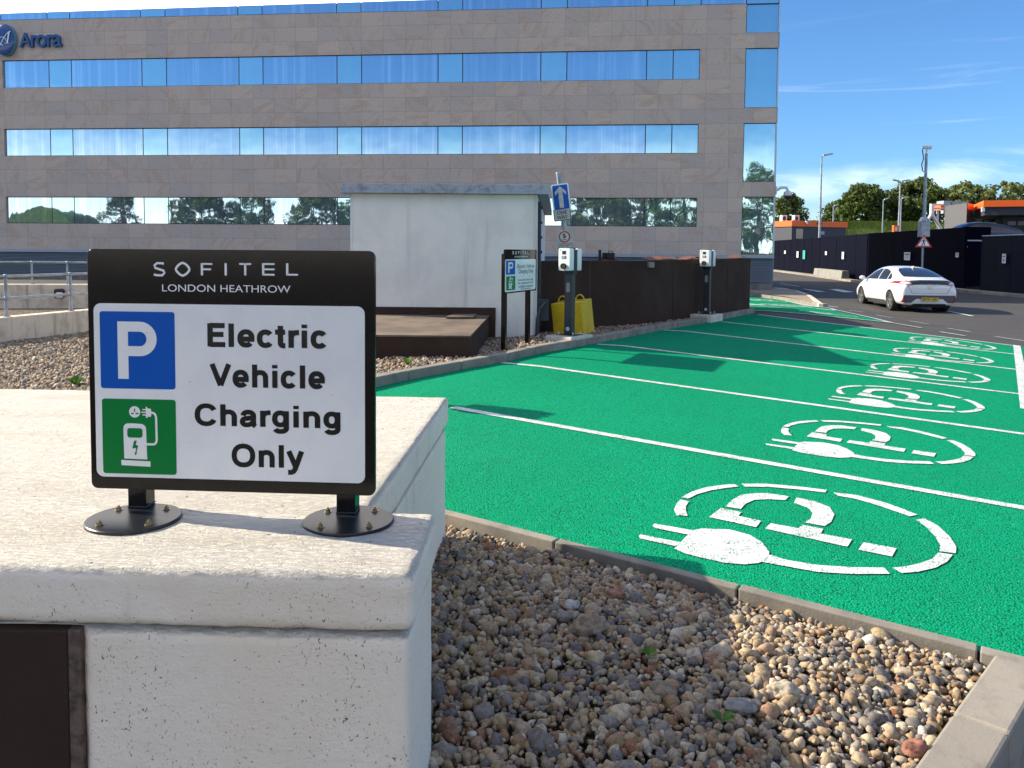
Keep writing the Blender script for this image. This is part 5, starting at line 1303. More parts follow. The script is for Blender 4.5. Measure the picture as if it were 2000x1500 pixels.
    on_board(1570, 497.5, 4.5, 17, HP[0], HP[1], 'narrow teal notice on the hoarding', tl, [])
    on_board(1613, 494.5, 3.4, 7, HP[1], HP[2], 'small pale notice above the concrete barrier on the hoarding', wv, mk)
    on_board(1646, 499, 4, 14, HP[1], HP[2], 'tall narrow pale notice above the concrete barrier end', wv, mk)
    on_board(1771.5, 500.5, 11.5, 15.5, HP[2], HP[3], 'square white notice with dark heading above the white car', wv, [(-.75, .75, .3, .65), (-.4, -.2, -.4, -.1), (.2, .4, -.4, -.1)])
    on_board(1869, 498, 6, 9, HP[3], HP[4], 'small white notice left of the recessed gate', wv, mk)
    on_board(1960.5, 505, 7, 18.5, a, b, 'tall tilted white notice on the nearer right panel', wv, [(-.6, .6, .3, .55), (-.3, .3, -.6, -.1)])
    p = HP[1].lerp(HP[2], .16); q = HP[1].lerp(HP[2], .80); d = (q-p).normalized(); n = Vector((d.y, -d.x, 0)); n = n if n.x < 0 else -n
    zt = at(1650, 526.5, p.lerp(q, .5).y).z
    m = MB().hexa([p+n*.9, q+n*.9, q+n*.3, p+n*.3][::-1], [Vector((v.x, v.y, zt)) for v in (p+n*.8, q+n*.8, q+n*.4, p+n*.4)][::-1])
    solo('concrete_barrier', m, surf('barrier_concrete', (.22, .22, .20), .9, streak=((.10, .10, .09), (3, 3, .3), .45, .7, .8)), 'grey concrete barrier block at the foot of the hoarding', 'barrier', bevel=.02)
hoarding()
LOT = .35
def lot():
    b = [HP[0]+Vector((1.2, 2, 0)), HP[1]+Vector((1, .3, 0)), HP[2]+Vector((1, .3, 0)), HP[3]+Vector((1.2, 2.2, 0)), HP[4]+Vector((1, 3.5, 0)), Vector((34, 38, 0)), Vector((95, 60, 0)), Vector((80, 135, 0)), Vector((28, 135, 0))]
    m = MB(); n = len(b); m.v = [(p.x, p.y, -2.2) for p in b]+[(p.x, p.y, LOT) for p in b]
    m.f = [tuple(range(n-1, -1, -1)), tuple(range(n, 2*n))]+[(i, (i+1) % n, n+(i+1) % n, n+i) for i in range(n)]
    struct('raised_lot', m, M['tarmac'])
    # grass bank behind
    m = MB(); xs = np.arange(25, 130, 2.5); prof = [(0, LOT-.1), (3.5, 2.7), (5.0, 3.55), (8, 3.9), (40, 4.0)]
    for i, x in enumerate(xs):
        for j, (dy, z) in enumerate(prof): m.v.append((x, 96+dy+.08*(x-40)+.8*noise.noise(Vector((x*.1, j, 0))), z+.12*noise.noise(Vector((x*.5, j*2., 4)))+(0 if j else 0)))
    k = len(prof)
    for i in range(len(xs)-1):
        for j in range(k-1): m.f.append((i*k+j, (i+1)*k+j, (i+1)*k+j+1, i*k+j+1))
    struct('grass_bank', m, M['grass'], smooth=60)
    # grass blades on its face so that it does not read as a flat sheet
    n = 26000; x = rng.uniform(30, 75, n); dy = rng.uniform(0, 7, n); z = np.interp(dy, [p[0] for p in prof], [p[1] for p in prof]); y = 96+dy+.08*(x-40)
    h = rng.uniform(.12, .34, n); w = rng.uniform(.03, .07, n); lean = rng.uniform(-.15, .15, (n, 2))
    V = np.empty((n, 3, 3)); V[:, 0] = np.stack([x-w, y, z-.05], 1); V[:, 1] = np.stack([x+w, y, z-.05], 1); V[:, 2] = np.stack([x+lean[:, 0], y+lean[:, 1], z+h], 1)
    stuff('grass_blades', V.reshape(-1, 3), np.arange(n*3).reshape(-1, 3), mat_leaf('grass_leaf', (.07, .12, .015), (.13, .17, .03)), 'short rough grass covering the bank', 'grass', False)
lot()
def cabins():
    Y = 84.; a = at(1546, 470, Y-2.5); b = at(1651, 470, Y); c = at(1500, 470, Y+1)
    t = thing('rental_cabin', 'low dark cabin with orange fascia and two rooftop units, left behind hoarding', 'cabin', (a.x, a.y, LOT))
    d = Vector((b.x-a.x, b.y-a.y, 0)).normalized(); n = Vector((-d.y, d.x, 0)); ln = (Vector((b.x-a.x, b.y-a.y, 0))).length
    cc = Vector((c.x, c.y, 0)); A_ = Vector((a.x, a.y, 0)); e = (cc-A_); B_ = A_+d*ln
    zt, zb = at(1546, 431, a.y).z, at(1546, 442, a.y).z
    q = [A_, B_, B_+e, A_+e]
    dn = lambda z, g: [Vector((p.x, p.y, z)) for p in ((A_-d*g-e.normalized()*g), (B_+d*g-e.normalized()*g), (B_+d*g+e), (A_-d*g+e))]
    part('walls', MB().hexa(dn(LOT-.05, 0), dn(zb+.02, 0)), M['cabin_grey'], t)
    fa = part('fascia', MB().hexa(dn(zb, .12), dn(zt, .12)), M['orange'], t)
    f = frame(Vector((a.x, a.y, 0)), d, (0, 0, 1)); on = lambda x, y: (lambda p: ((p-f[0]).dot(d), p.z))(on_plane(x, y, f[0]+f[3]*.0, f[3]))
    x0, z0 = on(1554, 466); x1, z1 = on(1568, 447); part('window', MB().prism([(x0, z0), (x1, z0), (x1, z1), (x0, z1)], f, .01, .04), surf('lit_pane_brown', (.30, .24, .19), .2), t)
    x0, z0 = on(1602, 458); x1, z1 = on(1610, 452); part('wall_notice', MB().prism([(x0, z0), (x1, z0), (x1, z1), (x0, z1)], f, .01, .03), surf('notice_blue_grey', (.3, .38, .48), .5), t)
    x0, z0 = on(1570, 437.5); x1, z1 = on(1574, 432); part('floodlight', MB().prism(rrect(x0, x1, z0, z1, .08), f, .13, .3), M['galv_light'], fa)
    x0, z0 = on(1592, 438); x1, z1 = on(1605, 434); part('fascia_emblem', MB().prism([(x0, z0), (x1, z0), ((x0+x1)/2+.2, z1), ((x0+x1)/2-.2, z1)], f, .125, .16), M['frame_dark'], fa)
    for xx in (1530, 1554):
        p = at(xx, 428, Y+1); g = thing('rooftop_unit', 'white air conditioning unit on cabin roof, '+('the left one' if xx == 1530 else 'the right one'), 'roof unit', (p.x, p.y, zt), group='rooftop units on the left cabin')
        h = at(xx, 420.5, Y+1).z; part('casing', MB().box(p.x-.26, p.x+.26, p.y-.4, p.y+.4, zt+.0, h), surf('unit_white', (.6, .6, .56), .5), g, bevel=.03)
        part('grille', MB().prism(circ(p.x-.02, (zt+h)/2, .17, 16, .24), (Vector((0, p.y-.401, 0)), Vector((1, 0, 0)), Vector((0, 0, 1)), Vector((0, -1, 0))), 0, .01), M['frame_dark'], g)
    # right hand canopy cabin, turned so that its short left side shows
    Y = 50.; p0 = at(1921, 398, Y); z0, z1 = at(1925, 404, Y).z, at(1925, 391.5, Y).z
    t = thing('rental_canopy', 'large dark canopy building with orange fascia at the right edge', 'canopy', (p0.x, Y, LOT), math.atan2(-.40, .917))
    z0 -= LOT; z1 -= LOT; LZ = lambda y: at(1925, y, Y).z-LOT
    part('fascia', MB().box(0, 14, 0, 6, z0, z1), M['orange'], t, True)
    part('soffit_beam', MB().box(.1, 13.9, .2, 5.8, LZ(420), z0-.003), M['cabin_grey'], t, True)
    part('corner_cap', MB().box(-.05, .097, .15, .7, LZ(413), z0-.01), M['galv_light'], t, True)
    w = part('wall', MB().box(1.35, 13.8, 2.2, 5.7, 0, LZ(420.2)), M['cabin_grey'], t, True)
    for u0 in (1.6, 2.15): part('notice', MB().box(u0, u0+.42, 2.16, 2.195, LZ(438), LZ(430)), surf('notice_dim', (.25, .28, .32), .5), w, True)
    part('post', MB().box(.3, .5, 5.2, 5.4, 0, LZ(420.2)), M['galv_light'], t, True)
    # grey kiosk with orange strip
    cx_ = at(1888, 420, 52.); lx = at(1845, 420, 56.); rx = at(1900, 420, 53.5); bk = at(1868, 420, 60.)
    t = thing('kiosk', 'plain grey kiosk wall with orange strips, between the white mast and canopy', 'kiosk', (cx_.x, cx_.y, LOT))
    za, zb = at(1845, 402, 56.).z, at(1888, 396.5, 52.).z
    q = [lx, cx_, rx, bk]; zz = [za, zb, zb, za]
    part('walls', MB().hexa([Vector((p.x, p.y, LOT)) for p in q], [Vector((p.x, p.y, z)) for p, z in zip(q, zz)]), M['cabin_mid'], t)
    n = Vector((rx.y-cx_.y, -(rx.x-cx_.x), 0)).normalized()*.03; n = -n if n.y > 0 else n; c1 = cx_.lerp(rx, .02)
    part('shaded_side', MB().add([Vector((c1.x, c1.y, LOT))+n, Vector((rx.x, rx.y, LOT))+n, Vector((rx.x, rx.y, zb-.4))+n, Vector((c1.x, c1.y, zb-.4))+n], [(0, 1, 2, 3)]), M['cabin_grey'], t)  # dark sheet: shade put into the colour of the right face
    part('orange_strip', MB().add([Vector((c1.x, c1.y, zb-.39))+n, Vector((rx.x, rx.y, zb-.39))+n, Vector((rx.x, rx.y, zb))+n, Vector((c1.x, c1.y, zb))+n], [(0, 1, 2, 3)]), M['orange'], t)
    l0 = at(1836, 405, 56.2); part('orange_strip', MB().box(l0.x, lx.x-.003, 56.1, 57, at(1840, 410.5, 56.2).z, at(1840, 400.5, 56.2).z), M['orange'], t)
    part('support_post', MB().box(l0.x+.1, l0.x+.22, 56.5, 56.8, LOT, at(1840, 411, 56.2).z), M['cabin_grey'], t)
    r0 = at(1843, 396, 60.5); m = MB()
    for k in range(3): m.box(r0.x+k*.62, r0.x+k*.62+.56, 60.5, 61.5, za-.3, at(1850, 392+k*.7, 60.5).z)
    for k in range(1): solo('roof_plant', m, M['hut_trim'], 'row of grey boxes showing over the kiosk top', 'roof unit')
    # white steel Y frame
    Y = 52.; t = thing('steel_frame', 'white tubular steel support with splayed legs beside the kiosk', 'frame', at(1826, 455, Y))
    J = at(1820, 418, Y); T_ = at(1820.5, 398, Y)
    part('upright', MB().cyl(J, T_, .14, n=14), M['galv_light'], t, smooth=40)
    part('leg', MB().cyl(J, J+(at(1803, 444, Y)-J)*2.2, .105, n=12), M['galv_light'], t, smooth=40)
    part('leg', MB().cyl(J, J+(at(1837, 446, Y)-J)*2.0, .105, n=12), M['galv_light'], t, smooth=40)
    m = MB()
    for yy in (399.5, 407): m.cyl(at(1822, yy, Y), at(1842, yy, Y+.4), .05, n=10)
    part('cross_bars', m, M['galv_light'], t, smooth=40)
cabins()
def lamps():
    def col(name, px, ytop, ybase, Y, r, head, label, lean=0):
        b = at(px-3, 500, Y); b.z = LOT; T_ = at(px, ytop, Y); T_ = Vector((b.x+(T_.x-b.x)*.2, Y, T_.z))
        b.x = T_.x
        t = thing(name, label, 'street lamp', b, group='lamp columns beyond the hoarding')
        hm = b.lerp(T_, .55)
        part('column', MB().cyl(b, hm, r*1.35, r*1.2, n=12).cyl(hm, T_, r, r*.8, n=12), M['galv'], t, smooth=40)
        for s in head:
            e = T_+Vector((s*.95, -.1, .16)); part('lamp_head', MB().hexa([T_+Vector((s*.1, -.14, -.02)), e+Vector((0, -.14, 0)), e+Vector((0, .14, 0)), T_+Vector((s*.1, .14, -.02))][::1 if s > 0 else -1],
              [T_+Vector((s*.1, -.1, .14)), e+Vector((-s*.1, -.1, .12)), e+Vector((-s*.1, .1, .12)), T_+Vector((s*.1, .1, .14))][::1 if s > 0 else -1]), M['galv'], t, bevel=.03)
        return t
    col('street_lamp', 1603, 305, 470, 72, .08, [1], 'tall grey street lamp rising in front of the left orange cabin')
    col('street_lamp', 1757, 355, 445, 88, .09, [1, -1], 'twin headed white street lamp in front of the grass bank')
    col('street_lamp', 1725, 391, 455, 93, .065, [.6], 'thin single street lamp left of the twin headed one')
    col('street_lamp', 1628, 403, 430, 94.5, .07, [.6], 'shortest thin lamp above the left cabin roof')
    col('street_lamp', 1760, 388, 445, 94, .06, [.7], 'thin lamp just right of the twin headed street lamp')
    p = at(1755.5, 445, 86); t = thing('orange_box', 'small orange box with pale marks on the twin lamp column', 'box', p)
    part('casing', MB().box(p.x-.24, p.x+.28, 86.6, 87.0, LOT, at(1755, 440, 86.6).z), M['orange'], t)
    part('label', MB().box(p.x-.1, p.x+.1, 86.57, 86.595, p.z-.3, p.z+.1), M['galv_light'], t)
    # camera mast with its base cabinet, and the pedestrian warning triangle on the same spot
    Y = 37.5; T_ = at(1809.5, 300, Y); b = at(1801, 560, Y); X = T_.x
    zc0, zc1 = at(1805, 463, Y).z, at(1805, 433, Y).z
    t = thing('camera_mast', 'tall tapered grey camera mast with wide base cabinet behind the warning triangle', 'mast', (X-.0, Y, ROAD+.1))
    part('mast', MB().cyl((X, Y, zc1), (X, Y, T_.z), .082, .06, n=8), M['galv'], t)
    part('mast_top', MB().cyl((X, Y, T_.z), (X, Y, at(1809, 291, Y).z), .035, n=10), M['galv_light'], t)
    part('cabinet', MB().box(X-.2, X+.2, Y-.18, Y+.18, zc0, zc1).hexa([(X-.2, Y-.18, zc1+.002), (X+.2, Y-.18, zc1+.002), (X+.2, Y+.18, zc1+.002), (X-.2, Y+.18, zc1+.002)], [(X-.1, Y-.1, zc1+.22), (X+.1, Y-.1, zc1+.22), (X+.1, Y+.1, zc1+.22), (X-.1, Y+.1, zc1+.22)]), M['galv'], t, bevel=.015)
    part('foot', MB().cyl((X, Y, ROAD), (X, Y, zc0), .05, n=12), M['steel_dark'], t, smooth=40)
    h = at(1810, 288, Y); c = part('camera_head', MB().obox(h, (.97, -.2, -.12), (.2, .97, 0), (.12, 0, .99), .17, .06, .065).obox(h+Vector((.15, -.03, -.01)), (.97, -.2, -.12), (.2, .97, 0), (.12, 0, .99), .05, .07, .07), surf('camera_cream', (.62, .58, .48), .5), t, bevel=.015)
    part('cable', MB().tube([h+Vector((-.12, 0, 0)), h+Vector((-.19, 0, -.12)), h+Vector((-.12, 0, -.5)), h+Vector((-.2, 0, -.75)), h+Vector((-.16, -.02, -1.05)), h+Vector((-.1, 0, -1.1))], .022, 6), M['black'], t)
    Y = 36.6; a, b_, c_ = at(1804.5, 457.5, Y), at(1788, 483, Y), at(1821.5, 483, Y)
    t = thing('warning_sign', 'red bordered triangle with walking figure on thin pole by the hoarding', 'road sign', ((b_.x+c_.x)/2, Y, ROAD))
    f = (Vector((a.x, Y, (b_.z+c_.z)/2)), Vector((1, 0, 0)), Vector((0, 0, 1)), Vector((0, -1, 0))); w = (c_.x-b_.x)/2; h = a.z-f[0].z
    tri = lambda k, o=0: [(-w*k, h*(1-k)*.36), (w*k, h*(1-k)*.36), (0, h-h*(1-k)*.64)]
    pl = part('triangle_plate', MB().prism(tri(1), f, 0, .01), M['red_vinyl'], t, bevel=.004)
    part('white_field', MB().flat(tri(.70), f, .013), M['white_vinyl'], pl)
    m = MB(); s = h/28
    P = lambda x, y: ((x-1804.5)*s*.98, (483-y)*s)
    m.flat(circ(*P(1804.5, 464), 1.4*s, 10), f, .016); ribbon(m, [P(1804.8, 466), P(1804.2, 473)], 3.2*s, f, .0162); ribbon(m, [P(1804, 472.5), P(1802.5, 476), P(1800, 479.5)], 1.8*s, f, .0164); ribbon(m, [P(1804.4, 472.5), P(1806.3, 475.5), P(1806.8, 479.5)], 1.8*s, f, .0166)
    ribbon(m, [P(1804, 467), P(1801, 469), P(1799.5, 472)], 1.3*s, f, .0168); ribbon(m, [P(1805.5, 467), P(1807.5, 469.5), P(1810, 470.5)], 1.3*s, f, .017)
    part('walking_figure', m, M['black'], pl)
    part('pole', MB().cyl((a.x-.0, Y+.06, ROAD-.05), (a.x, Y+.06, a.z-.1), .042, n=12), M['galv'], t, smooth=40)
lamps()

# ================================================================ cars
def make_car(paint, label, loc, rz, plate=True):
    t = thing('parked_car' if not plate else 'hatchback_car', label, 'car', loc, rz)
    ST_ = [(-2.235, .30, .64, .72, .88, .62, .52, .96), (-2.20, .22, .75, .84, .95, .71, .56, 1.04), (-2.05, .20, .81, .885, .985, .765, .60, 1.085), (-1.75, .22, .84, .905, .975, .80, .62, 1.165), (-1.30, .2, .85, .91, .965, .84, .615, 1.295), (-.8, .19, .85, .91, .955, .855, .605, 1.395),
           (-.2, .19, .85, .905, .945, .86, .60, 1.45), (.3, .19, .85, .905, .94, .86, .60, 1.445), (.75, .19, .85, .905, .93, .86, .615, 1.36), (1.1, .2, .85, .905, .92, .855, .66, 1.19), (1.42, .2, .85, .905, .90, .84, .70, 1.0), (1.75, .21, .85, .895, .82, .80, .62, .90), (2.02, .24, .80, .85, .72, .72, .5, .80), (2.18, .28, .66, .72, .62, .60, .40, .68), (2.235, .40, .50, .55, .55, .50, .3, .58)]
    vs = []; fs = []; n = 0
    for y, zb, ws, wm, zl, wl, wt, zt in ST_:
        h = [(0, zb), (ws*.8, zb), (ws, zb+.05), (wm, zb+(zl-zb)*.36), (wm, zb+(zl-zb)*.68), (wl, zl), (wt, zt-.055), (wt*.62, zt-.006), (0, zt)]
        ring = h+[(-x, z) for x, z in h[-2:0:-1]]; n = len(ring); vs += [(x, y, z) for x, z in ring]
    m = len(ST_)
    for i in range(m-1): fs += [(i*n+k, i*n+(k+1) % n, (i+1)*n+(k+1) % n, (i+1)*n+k) for k in range(n)]
    fs += [tuple(range(n-1, -1, -1)), tuple(range((m-1)*n, m*n))]
    o = bpy.data.objects.new('tmp', to_mesh('tmp', MB().add(vs, fs), paint)); C.objects.link(o)
    sd = o.modifiers.new('s', 'SUBSURF'); sd.levels = 2; sd.render_levels = 2
    dg = bpy.context.evaluated_depsgraph_get(); full = bpy.data.meshes.new_from_object(o.evaluated_get(dg)); bm = bmesh.new(); bm.from_mesh(full)
    tree = BVHTree.FromBMesh(bm); bm.free()
    k = MB(); WB = (-1.35, 1.35)
    for y in WB: k.cyl((-1.2, y, .33), (1.2, y, .33), .365, n=40)
    ko = bpy.data.objects.new('k', to_mesh('k', k, M['black'])); C.objects.link(ko)
    bo = o.modifiers.new('b', 'BOOLEAN'); bo.object = ko; bo.operation = 'DIFFERENCE'
    dg = bpy.context.evaluated_depsgraph_get(); me = bpy.data.meshes.new_from_object(o.evaluated_get(dg)); bpy.data.objects.remove(o); bpy.data.objects.remove(ko)
    me.name = 'body'; me.materials.clear(); me.materials.append(paint); me.polygons.foreach_set('use_smooth', [True]*len(me.polygons)); me.set_sharp_from_angle(angle=R(35))
    body = bpy.data.objects.new('body', me); C.objects.link(body); body.parent = t; ROOT[body] = ROOT[t]
    part('underbody', MB().box(-.62, .62, -2.0, 2.0, .16, .30).box(-.80, .80, -.9, .9, .17, .3), M['rubber'], t, True)
    def cast(poly, axis, off, cut=.09):
        b2 = bmesh.new(); b2.faces.new([b2.verts.new((p[0], p[1], 0)) for p in poly]); bmesh.ops.triangulate(b2, faces=b2.faces[:])
        for _ in range(5):
            es = [e for e in b2.edges if e.calc_length() > cut]
            if not es: break
            bmesh.ops.subdivide_edges(b2, edges=es, cuts=1); bmesh.ops.triangulate(b2, faces=[f for f in b2.faces if len(f.verts) > 3])
        b2.verts.index_update(); out = MB()
        for v in b2.verts:
            u, w = v.co.x, v.co.y
            if axis == 'L': O, D = Vector((-3, u, w)), Vector((1, 0, 0))
            elif axis == 'R': O, D = Vector((3, u, w)), Vector((-1, 0, 0))
            elif axis == 'B': O, D = Vector((u, -4, w)), Vector((0, 1, 0))
            else: O, D = Vector((u, 4, w)), Vector((0, -1, 0))
            h = tree.ray_cast(O, D); p = h[0] if h[0] else O+D*(2.2 if axis in 'LR' else 2); nn = h[1] if h[1] else -D
            if nn.dot(D) > 0: nn = -nn
            out.v.append(tuple(p+nn*off))
        out.f = [tuple(v.index for v in f.verts) for f in b2.faces]; b2.free(); return out
    W1 = [(1.12, .965), (1.0, 1.03), (.62, 1.235), (.3, 1.325), (-.02, 1.345), (-.06, .985)]; W2 = [(-.12, .985), (-.08, 1.345), (-.45, 1.32), (-.76, 1.245), (-.84, 1.0)]; W3 = [(-.89, 1.005), (-.815, 1.225), (-1.02, 1.145), (-1.14, 1.055), (-1.13, 1.015)]
    for s in 'LR':
        for w in (W1, W2, W3): part('side_window', cast(w, s, .004), M['glass_dark'], t, True, smooth=60)
        if plate:
            sm = MB()
            for y0 in (-.09, ): sm_ = cast([(y0-.006, .34), (y0+.006, .34), (y0+.006, .97), (y0-.006, .97)], s, .002, .06); sm.add(sm_.v, sm_.f)
            for q in ([(1.02, .4), (1.03, .4), (1.06, .93), (1.05, .93)], [(-.86, .62), (-.85, .62), (-.79, .96), (-.80, .96)], [(-.99, .45), (-.98, .45), (-.85, .62), (-.86, .62)]): sm_ = cast(q, s, .002, .06); sm.add(sm_.v, sm_.f)
            part('door_seams', sm, surf('seam_grey', (.25, .25, .26), .6), body, True)
            part('sill_trim', cast([(.9, .26), (.9, .31), (-.85, .33), (-.85, .27)], s, .006), M['bumper_grey'], body, True)
            for y0 in (.12, -.72):
                h_m = MB(); sg = -1 if s == 'L' else 1; hx = cast([(y0, .80), (y0+.18, .80), (y0+.18, .835), (y0, .835)], s, .022, .05); part('door_handle', hx, M['car_white'], body, True)
        sg = -1 if s == 'L' else 1
        part('door_mirror', MB().ball((sg*1.0, .93, 1.0), (.105, .085, .075), 14, 10).obox((sg*.90, .95, .96), (1, 0, 0), (0, 1, 0), (0, 0, 1), .06, .03, .02), paint, t, True, smooth=60)
    part('rear_window', cast([(-.60, 1.115), (.60, 1.115), (.585, 1.19), (.52, 1.30), (.42, 1.365), (.2, 1.385), (-.2, 1.385), (-.42, 1.365), (-.52, 1.30), (-.585, 1.19)], 'B', .004), M['glass_dark'], t, True, smooth=60)
    part('windscreen', cast([(-.62, 1.02), (.62, 1.02), (.56, 1.30), (.48, 1.37), (-.48, 1.37), (-.56, 1.30)], 'F', .004), M['glass_dark'], t, True, smooth=60)
    if plate:
        part('rear_band', cast([(-.58, .885), (.58, .885), (.62, .94), (.58, 1.0), (.3, 1.02), (-.3, 1.02), (-.58, 1.0), (-.62, .94)], 'B', .014, .05), M['glass_dark'], t, True, smooth=60)
        for sg in (-1, 1):
            q = [(sg*.85, .905), (sg*.70, .875), (sg*.52, .87), (sg*.55, .965), (sg*.66, .995), (sg*.80, .965)]
            tl = part('tail_light', cast(q[::sg], 'B', .019, .05), M['tail_red'], t, True, smooth=60)
            part('clear_lens', cast([(sg*.80, .912), (sg*.72, .89), (sg*.56, .885), (sg*.60, .95), (sg*.75, .955)][::sg], 'B', .024, .05), M['tail_clear'], tl, True, smooth=60)
            part('reflector', cast([(sg*.81, .33), (sg*.76, .33), (sg*.735, .54), (sg*.78, .54)][::sg], 'B', .016), M['tail_red'], t, True)
        part('rear_bumper_insert', cast([(-.82, .32), (-.56, .31), (-.40, .44), (.40, .44), (.56, .31), (.82, .32), (.77, .55), (-.77, .55)], 'B', .008), M['bumper_grey'], t, True)
        part('diffuser', cast([(-.55, .225), (.55, .225), (.48, .285), (-.48, .285)], 'B', .010), M['rubber'], t, True)
        f = (Vector((0, -2.275, .425)), Vector((1, 0, 0)), Vector((0, 0, 1)), Vector((0, -1, 0)))
        pl = part('number_plate', MB().prism(rrect(-.26, .26, -.056, .056, .012), f, -.02, 0), M['plate_yellow'], t, True)
        m = MB(); text(m, 'BP70', f, (-.225, -.005, -.034, .034), .002, .01); text(m, 'UBK', f, (.045, .225, -.034, .034), .002, .01); part('plate_lettering', m, M['black'], pl, True)
        em = MB().prism(circ(0, .80, .075, 24, .04), (Vector((0, -2.235, 0)), Vector((1, 0, 0)), Vector((0, 0, 1)), Vector((0, -1, 0))), -.03, .010); part('tailgate_badge', em, M['chrome'], t, True)
        hb = cast([(-.075, .69), (.075, .69), (.06, .745), (-.06, .745)], 'B', .012)
        tg = MB()
        for q in ([(-.68, .86), (-.66, .86), (-.52, .62), (-.54, .62)], [(.66, .86), (.68, .86), (.54, .62), (.52, .62)], [(-.54, .61), (.54, .61), (.54, .62), (-.54, .62)]): c_ = cast(q, 'B', .003, .06); tg.add(c_.v, c_.f)
        part('tailgate_seam', tg, surf('seam_grey2', (.25, .25, .26), .6), body, True)
        part('roof_aerial', MB().hexa([(-.035, -.95, 1.365), (.035, -.95, 1.365), (.02, -.72, 1.40), (-.02, -.72, 1.40)], [(-.012, -.97, 1.455), (.012, -.97, 1.455), (.005, -.85, 1.43), (-.005, -.85, 1.43)]), paint, t, True, bevel=.006)
    for y in WB:
        for sg in (-1, 1):
            w = part('wheel', MB().lathe((sg*.70, y, .325), (sg, 0, 0), [(0, .2), (0, .30), (.03, .325), (.17, .325), (.20, .305), (.205, .235), (.18, .225)], 36), M['rubber'], t, True, smooth=40)
            rm = MB(); O = Vector((sg*.70, y, .325)); X = Vector((sg, 0, 0))
            rm.lathe(O+X*.16, X, [(0, .235), (.03, .235), (.035, .22), (.0, .205)], 32)
            for j in range(5):
                a = j*2*PI/5+.3; d = Vector((0, math.cos(a), math.sin(a))); e = Vector((0, -math.sin(a), math.cos(a)))
                rm.hexa([O+X*.14+d*.03-e*.035, O+X*.14+d*.21-e*.055, O+X*.14+d*.21+e*.055, O+X*.14+d*.03+e*.035], [O+X*.185+d*.03-e*.025, O+X*.18+d*.21-e*.03, O+X*.18+d*.21+e*.03, O+X*.185+d*.03+e*.025])
            rm.cyl(O+X*.13, O+X*.19, .05, n=16); part('rim', rm, M['alloy'], w, True)
            part('wheel_well', MB().cyl((sg*.55, y, .33), (sg*.64, y, .33), .36, n=28), M['black'], t, True)
    return t
cl = on_z(1743, 606.5, ROAD); hd = R(-4.5)
hv = Vector((-math.sin(hd), math.cos(hd), 0)); rv = Vector((hv.y, -hv.x, 0))
cpos = Vector((cl.x, cl.y, ROAD))+rv*.80+hv*1.38
make_car(M['car_white'], 'white five door hatchback with yellow rear plate driving away on the road', cpos, hd)
p = at(1909, 440, 47.0); make_car(M['car_dark'], 'dark blue car behind the hoarding, only its roof showing under the canopy', (p.x, 47, LOT), R(90), False)

# ================================================================ trees
def tree(label, px, ytop, hw, Y, base, kind, seed, trunk=.25, group='trees beyond the hoarding', X=None, ztop=None, n=2600):
    rs = np.random.default_rng(seed); zt = at(px, ytop, Y).z if ztop is None else ztop; X = at(px, ytop, Y).x if X is None else X; wr = hw*abs(Y)/F if ztop is None else hw
    H = zt-base; t = thing('broadleaf_tree', label, 'tree', (X, Y, base), group=group)
    c0 = base+H*trunk-(.12*H if trunk < .1 else 0)
    # limbs
    m = MB().tube([(X, Y, base-.2), (X+.05*wr, Y, base+H*.35), (X-.03*wr, Y+.03*wr, base+H*.62), (X, Y, base+H*.85)], [.035*H, .026*H, .016*H, .006*H], 8); L_ = []
    cl_ = 95; ctr = []
    for i in range(cl_):
        u = rs.uniform(-1, 1); a = rs.uniform(0, 2*PI); s = math.sqrt(1-u*u); rr = rs.uniform(.45, 1.0)**.5
        prof = (1-max(0, u)**1.5*.35) if kind != 'spread' else 1
        p = np.array([X+wr*.86*s*rr*math.cos(a)*prof, Y+wr*.86*s*rr*math.sin(a)*prof, c0+(zt-c0)*(.5+.46*u*rr)]); ctr.append(p)
    for p in ctr[:16]:
        z0 = base+H*rs.uniform(.22, .6); m.tube([(X, Y, z0), tuple((np.array([X, Y, z0])*.45+p*.55)+np.array([0, 0, -.02*H])), tuple(p)], [.011*H, .007*H, .002*H], 5)
    part('trunk', m, M['bark'], t, smooth=50)
    ctr = np.array(ctr); pk = rs.integers(0, cl_, n); cr = wr*rs.uniform(.14, .30, cl_) if kind != 'spread' else wr*rs.uniform(.10, .2, cl_)
    d = rs.normal(size=(n, 3)); d /= np.linalg.norm(d, axis=1)[:, None]; rad = rs.uniform(.25, 1, n)**.5*cr[pk]; pos = ctr[pk]+d*rad[:, None]*np.array([1, 1, .8])
    sz = wr*rs.uniform(.030, .070, n)
    a1 = rs.normal(size=(n, 3))*.7+d; a1 /= np.linalg.norm(a1, axis=1)[:, None]; u1 = np.cross(a1, rs.normal(size=(n, 3))); u1 /= np.linalg.norm(u1, axis=1)[:, None]; v1 = np.cross(a1, u1)
    asp = rs.uniform(.55, .9, n)[:, None]; V = np.stack([pos-u1*sz[:, None], pos-v1*sz[:, None]*asp+a1*sz[:, None]*.2, pos+u1*sz[:, None], pos+v1*sz[:, None]*asp], 1)
    me = fast_mesh('crown', (V.reshape(-1, 3)-np.array([X, Y, base])), np.arange(n*4).reshape(-1, 4), M['leaf_light' if kind in ('light', 'spread') else 'leaf_dark'], False)
    o = bpy.data.objects.new('crown', me); C.objects.link(o); o.parent = t; ROOT[o] = ROOT[t]; return t
tree('dark round tree at left beside the hotel corner, above the cabin', 1541, 374, 46, 104, LOT, 'dark', 1, .16, n=6000)
tree('small tree at the left end of the bank trees', 1636, 392, 36, 118, 3.8, 'dark', 2, .05, n=3600)
tree('broad tall tree left of the twin headed street lamp', 1690, 358, 58, 112, 3.8, 'dark', 3, .05, n=7500)
